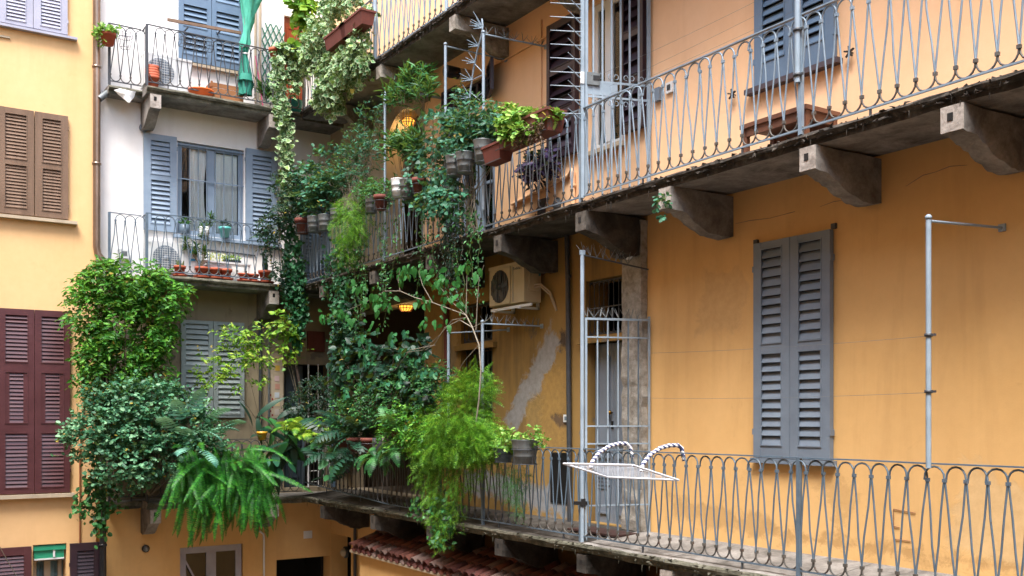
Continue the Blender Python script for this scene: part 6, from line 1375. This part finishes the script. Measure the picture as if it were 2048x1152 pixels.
for _ in range(16):
    a = on_x(random.uniform(925,960), random.uniform(455,475), 6.78); q = on_x(random.uniform(915,950), random.uniform(380,430), 6.74); b = on_x(random.uniform(905,985), random.uniform(330,370), 6.78); mb.tube([a, q, b], [.008,.006,.003], 5, False)
mb.build('stem', M_vine, t)
# pots along the middle railing
def rail_pot(label, px, py, kind, r, h, mat, name='hanging_pot', X=6.58, ring=True):
    p = on_x(px, py, X); t = thing(name, label, 'flower pot', (p.x, p.y, p.z)); obj('pot', pot_mesh(kind, r, h, mat), t)
    if ring: mb = MB().tube([(r*.98*math.cos(a), r*.98*math.sin(a), h*.6) for a in np.linspace(0, 6.283, 21)], .005, 4, False).tube([(r*.9*math.cos(a), r*.9*math.sin(a), .0) for a in np.linspace(0, 6.283, 21)], .004, 4, False).tube([(r, 0, h*.6), (XR-X, 0, h*.9)], .005, 4).tube([(-r, 0, h*.6), (-r*.92, 0, 0)], .004, 4).tube([(0, -r, h*.6), (0, -r*.92, 0)], .004, 4); obj('pot_ring', mb.mesh('pot_ring', M_rail_d), t)
    return t
for args in (('dented zinc pot third from the left end of the middle gallery', 628, 464, 'zinc', .12, .26, M_zinc), ('zinc pot beside the dented one under the green tufted shrub', 650, 461, 'zinc', .12, .26, M_zinc), ('zinc pot right of the pair, near the bright hanging fern', 673, 448, 'zinc', .11, .24, M_zinc), ('clay pot at the left end of the middle gallery row', 606, 467, 'terra', .14, .26, M_terra_d),
    ('zinc pot left of the white cord', 743, 425, 'zinc', .10, .24, M_zinc), ('dark clay pot beside the zinc pot under the round bush', 762, 420, 'terra', .11, .22, M_terra_d), ('pale zinc pot tied by the white cord', 796, 394, 'zinc', .105, .26, M_white_pl), ('ribbed zinc pot right of the pale one', 815, 396, 'zinc', .115, .26, M_zinc), ('brown clay pot right of the ribbed zinc pot', 838, 388, 'terra', .10, .22, M_terra_d),
    ('zinc pot between the two poles', 908, 352, 'zinc', .115, .26, M_zinc), ('wide zinc pot just left of the second pole', 930, 346, 'zinc', .125, .26, M_zinc), ('zinc pot in a ring left of the red clay trough', 966, 326, 'zinc', .125, .28, M_zinc)):
    rail_pot(*args)
p = on_x(996, 326, 6.62); t = thing('clay_trough', 'short red-brown clay trough hooked on the middle rail right of the zinc pots', 'planter', (p.x, p.y, p.z), R90); box_planter(t, .40, .22, .22, M_terra_d); obj('bracket', MB().bar((-.22,.1,.0), (.22,.1,.0), .01, .01).bar((-.22,-.12,.12),(.22,-.12,.12),.01,.01).mesh('bracket', M_rail_d), t)
a, b = on_x(1012, 270, 6.6).y, on_x(1113, 270, 6.6).y; p = on_x(1062, 282, 6.6)
t = thing('long_planter', 'long red clay planter overflowing with sedum on the middle gallery rail', 'planter', (6.6, (a+b)/2, p.z), R90); L_ = a-b; box_planter(t, L_, .26, .25, paint('old_red_clay', '#5c2e24', '#6b3729', .8, '#463630', .55, 8))
obj('rack', MB().tube([(-L_/2, .15, -.01), (L_/2, .15, -.01)], .006, 5).tube([(-L_/2, -.15, -.01), (L_/2, -.15, -.01)], .006, 5).tube([(-L_/2, .15, .12), (L_/2, .15, .12)], .006, 5).mesh('rack', M_rail_d), t)
plant('sedum', 'pale green sedum spilling out of the long red planter', 'plant', p+Vector((0,0,.25)), [Ex(1035,240,30,14,6.55,.16), Ex(1065,236,30,12,6.55,.16), Ex(1020,262,18,16,6.5,.12), Ex(1095,238,18,8,6.55,.1), Ex(1045,262,20,12,6.45,.06), Ex(1018,225,10,6,6.6,.08)], 1900, .055, T_RD, ML_sed, (M_stem, .004, 20), seed=37, spray=6, spray_len=.08, gap=.2, up=1., grav=.0, out=(-.4,-.2,.3))
drape('brown dry roots hanging over the side of the long red planter', [(1040,250,288),(1050,250,285),(1060,250,292),(1068,248,280),(1078,245,285),(1085,245,270),(1030,262,292),(1056,255,290)], 6.44, 600, .035, T_OV, ML_dry, 38, name='dry_roots', cat='roots', st=M_vine, width=.02)
plant('purple_plant', 'deep purple leafed plant hanging on the peach wall behind the railing', 'plant', on_x(1082, 330, 7.5), [Ex(1080,330,22,20,7.45,.14), Ex(1095,322,12,18,7.45,.1), Ex(1068,340,10,12,7.45,.08)], 420, .10, T_OV, ML_purple, (M_stem, .004, 8), seed=39, out=(-.6,-.2,.1), spray=5)
# buckets and succulents of the lower gallery
rail_pot('large dented zinc bucket with a rust spot in a ring on the lower railing', 1050, 928, 'zinc', .165, .29, M_zinc, 'zinc_bucket', 6.6); rail_pot('small dark zinc pot beside the large bucket on the lower railing', 1007, 924, 'zinc', .13, .17, M_rail, 'zinc_bucket', 6.6)
plant('succulent', 'trailing succulent with pale green rosettes in the small zinc pot', 'plant', on_x(1007, 900, 6.6), [Ex(1010,888,18,12,6.6,.12), Ex(1000,903,14,8,6.55,.08), Ex(1022,868,12,8,6.6,.08)], 420, .05, T_RD, ML_sed, (M_stem_g, .004, 14), seed=40, spray=5, spray_len=.07, grav=0)
plant('succulent', 'spindly succulent shoots standing in the large zinc bucket', 'plant', on_x(1052, 880, 6.6), [Ex(1068,862,6,10,6.6,.05), Ex(1066,878,10,6,6.6,.06), Ex(1084,880,8,5,6.6,.05), Ex(1038,872,10,5,6.6,.06)], 130, .045, T_RD, ML_sed, (M_stem_g, .005, 12), seed=41, spray=4, spray_len=.06, grav=0)
plant('sedum', 'little sprig of blue-green sedum hanging from the middle gallery edge by a corbel', 'plant', on_x(1325, 392, 6.72), [Ex(1325,400,9,12,6.68,.04), Ex(1327,425,3,8,6.68,.02)], 60, .045, T_RD, ML_teal, (M_stem_g, .003, 5), seed=42, spray=4, spray_len=.05)
for i, (px, py, k_, r, h, m_) in enumerate(((712,903,'terra',.15,.22,M_terra_d),(738,904,'terra',.13,.22,M_terra_d),(762,905,'plain',.13,.22,M_rail_d),(780,902,'plain',.12,.24,M_stone),(797,898,'terra',.10,.26,M_terra_d),(690,900,'terra',.13,.2,M_terra_d))):
    rail_pot(['wide dark clay pot left of the middle in the shaded row of six on the lower railing', 'dark clay pot next right of the wide one in the shaded row', 'blackish pot in the middle of the shaded row', 'dull grey stone pot in the shaded row', 'tall narrow clay pot at the right end of the shaded row', 'dark clay pot at the left end of the shaded row'][i].replace('wide dark clay pot left of the middle in the shaded row of six on the lower railing', 'wide dark clay pot left of the middle of the shaded lower row'), px, py, k_, r, h, m_)
p = on_y(524, 880, 16.95); t = thing('hanging_pot', 'small yellow pot hanging in the dark leaves above the sword fern', 'flower pot', tuple(p)); obj('pot', pot_mesh('terra', .09, .15, paint('yellow_glaze', '#c99a2c', '#b88a24', .4)), t)
# pots standing on the middle balcony
for i, (px, lab, r, h) in enumerate(((360,'clay pot with a tiny cactus before the middle air conditioner',.10,.16),(404,'clay pot with tall spiky dracaena on the middle balcony',.12,.17),(430,'clay pot with white stripes beside the dracaena pot',.12,.17),(452,'clay pot on a wide saucer near the centre of the middle balcony',.11,.17),(488,'small pale clay pot right of the low table leg',.10,.12),(507,'small clay pot second from the right on the middle balcony',.10,.12),(532,'larger dark clay pot with a cactus at the right end of the middle balcony',.13,.2))):
    p = on_y(px, 550, 17.55); t = thing('clay_pot', lab, 'flower pot', (p.x, 17.56, 2.47), 0, 'clay pots along the middle balcony'); obj('pot', pot_mesh('terra', r, h, M_terra), t, (0,0,.02)); obj('saucer', MB().lathe([(0,0),(r*1.1,0),(r*1.25,.025),(r*1.18,.025),(0,.012)], (0,0,0), 18).mesh('saucer', M_terra), t)
    if i == 0 or i == 6:
        mb = MB()
        for k in range(4): x = random.uniform(-.04,.04); mb.tube([(x,0,h), (x*1.3, 0, h+.06), (x*1.8, 0, h+.12)] if i == 0 else [(x,0,h),(x*1.2,0,h+.12),(x*1.5,0,h+.2+.05*k)], [.012,.018,.006] if i == 0 else [.025,.034,.012], 7)
        obj('cactus', mb.mesh('cactus', M_stem_g if i == 0 else ML_dark), t)
    if i == 1:
        mb = MB(); heads = []
        for (dx, hh) in ((-.28,.5),(-.1,.42),(.02,.72),(.05,.38),(.16,.95)):
            mb.tube([(0,0,h),(dx*.5,0,h+hh*.4),(dx,0,h+hh)], [.012,.009,.007], 5); heads.append((dx, 0, h+hh))
        obj('stem', mb.mesh('stem', M_stem), t); P_, D_ = [], []
        for hd_ in heads:
            for _ in range(55): P_.append(np.array(hd_)+np.array((0,0,-random.random()*.22))); D_.append((random.gauss(0,1), random.gauss(0,1), random.uniform(.2,1.6)))
        P_, D_ = np.array(P_), np.array(D_); Vv, Ff, Rr = leaves_np(P_, D_, np.array((0,0,1.))+RNG.normal(0,.3,P_.shape), np.full(len(P_), .12), T_LA, .8); o = obj('foliage', mesh_np('foliage', Vv, Ff, Rr, ML_mid), t); o['kind'] = 'stuff'
for (px, py, k_, r, h, m_, lab) in ((370,470,'plain',.09,.15,M_rail,'grey pot with a low green plant on the barred window sill'),(409,472,'plain',.085,.15,M_white_pl,'white pot with a small cactus on the barred window sill'),(450,475,'terra',.105,.18,paint('turquoise_glaze','#4fa3a0','#5fb0ac',.35),'turquoise pot on the barred window sill')):
    p = on_y(px, py, 17.93); t = thing('sill_pot', lab, 'flower pot', (p.x, 17.94, hw[2]-.0)); obj('pot', pot_mesh(k_, r, h, m_), t)
    me, _, _ = foliage_mesh('foliage', [(np.array((0,0,h+.03)), np.array((r*.6, r*.6, .06)))], 60, .05, T_OV, ML_mid if px != 450 else ML_dark, seed=px, spray=3, spray_len=.04, grav=-.5); o = obj('foliage', me, t); o['kind'] = 'stuff'
p = on_y(465, 521, 17.75); t = thing('tray_plant', 'low dark tray of bright green seedlings on the white table', 'plant', (p.x, 17.78, 2.812)); obj('tray', MB().box((-.15,-.06,0),(.15,.06,.05)).mesh('tray', M_black_p), t); me, _, _ = foliage_mesh('foliage', [(np.array((0,0,.07)), np.array((.14,.05,.03)))], 160, .04, T_OV, ML_lime, seed=77, spray=3, spray_len=.04, grav=-.4); o = obj('foliage', me, t); o['kind'] = 'stuff'
t = thing('greeting_cards', 'two upright printed cards with yellow flowers on the white table', 'cards', (on_y(430,0,17.8).x, 17.82, 2.812))
m = NT('flower_print'); vn = m.n.new('ShaderNodeTexVoronoi'); m.L(m.pos(), vn.inputs[0]); vn.inputs['Scale'].default_value = 22; M_card = m.done(m.ramp(vn.outputs[0], [(.1, C('#d8b82c')), (.35, C('#8fa45a')), (.6, C('#d9d6c8'))]), .6)
for x in (-.12, .06): obj('card', MB().box((x, 0, 0), (x+.15, .006, .17)).mesh('card', M_card), t, (0,0,0), (-.12,0,0))
plant('small_palm', 'small green strap leaved plant at the foot of the trellis', 'plant', on_y(534, 216, 17.7), [B(534,195,8,12,17.7,.08)], 60, .2, T_LA, ML_mid, None, seed=50, spray=4, spray_len=.1, grav=-1.2, jit=.3, shell=0.)
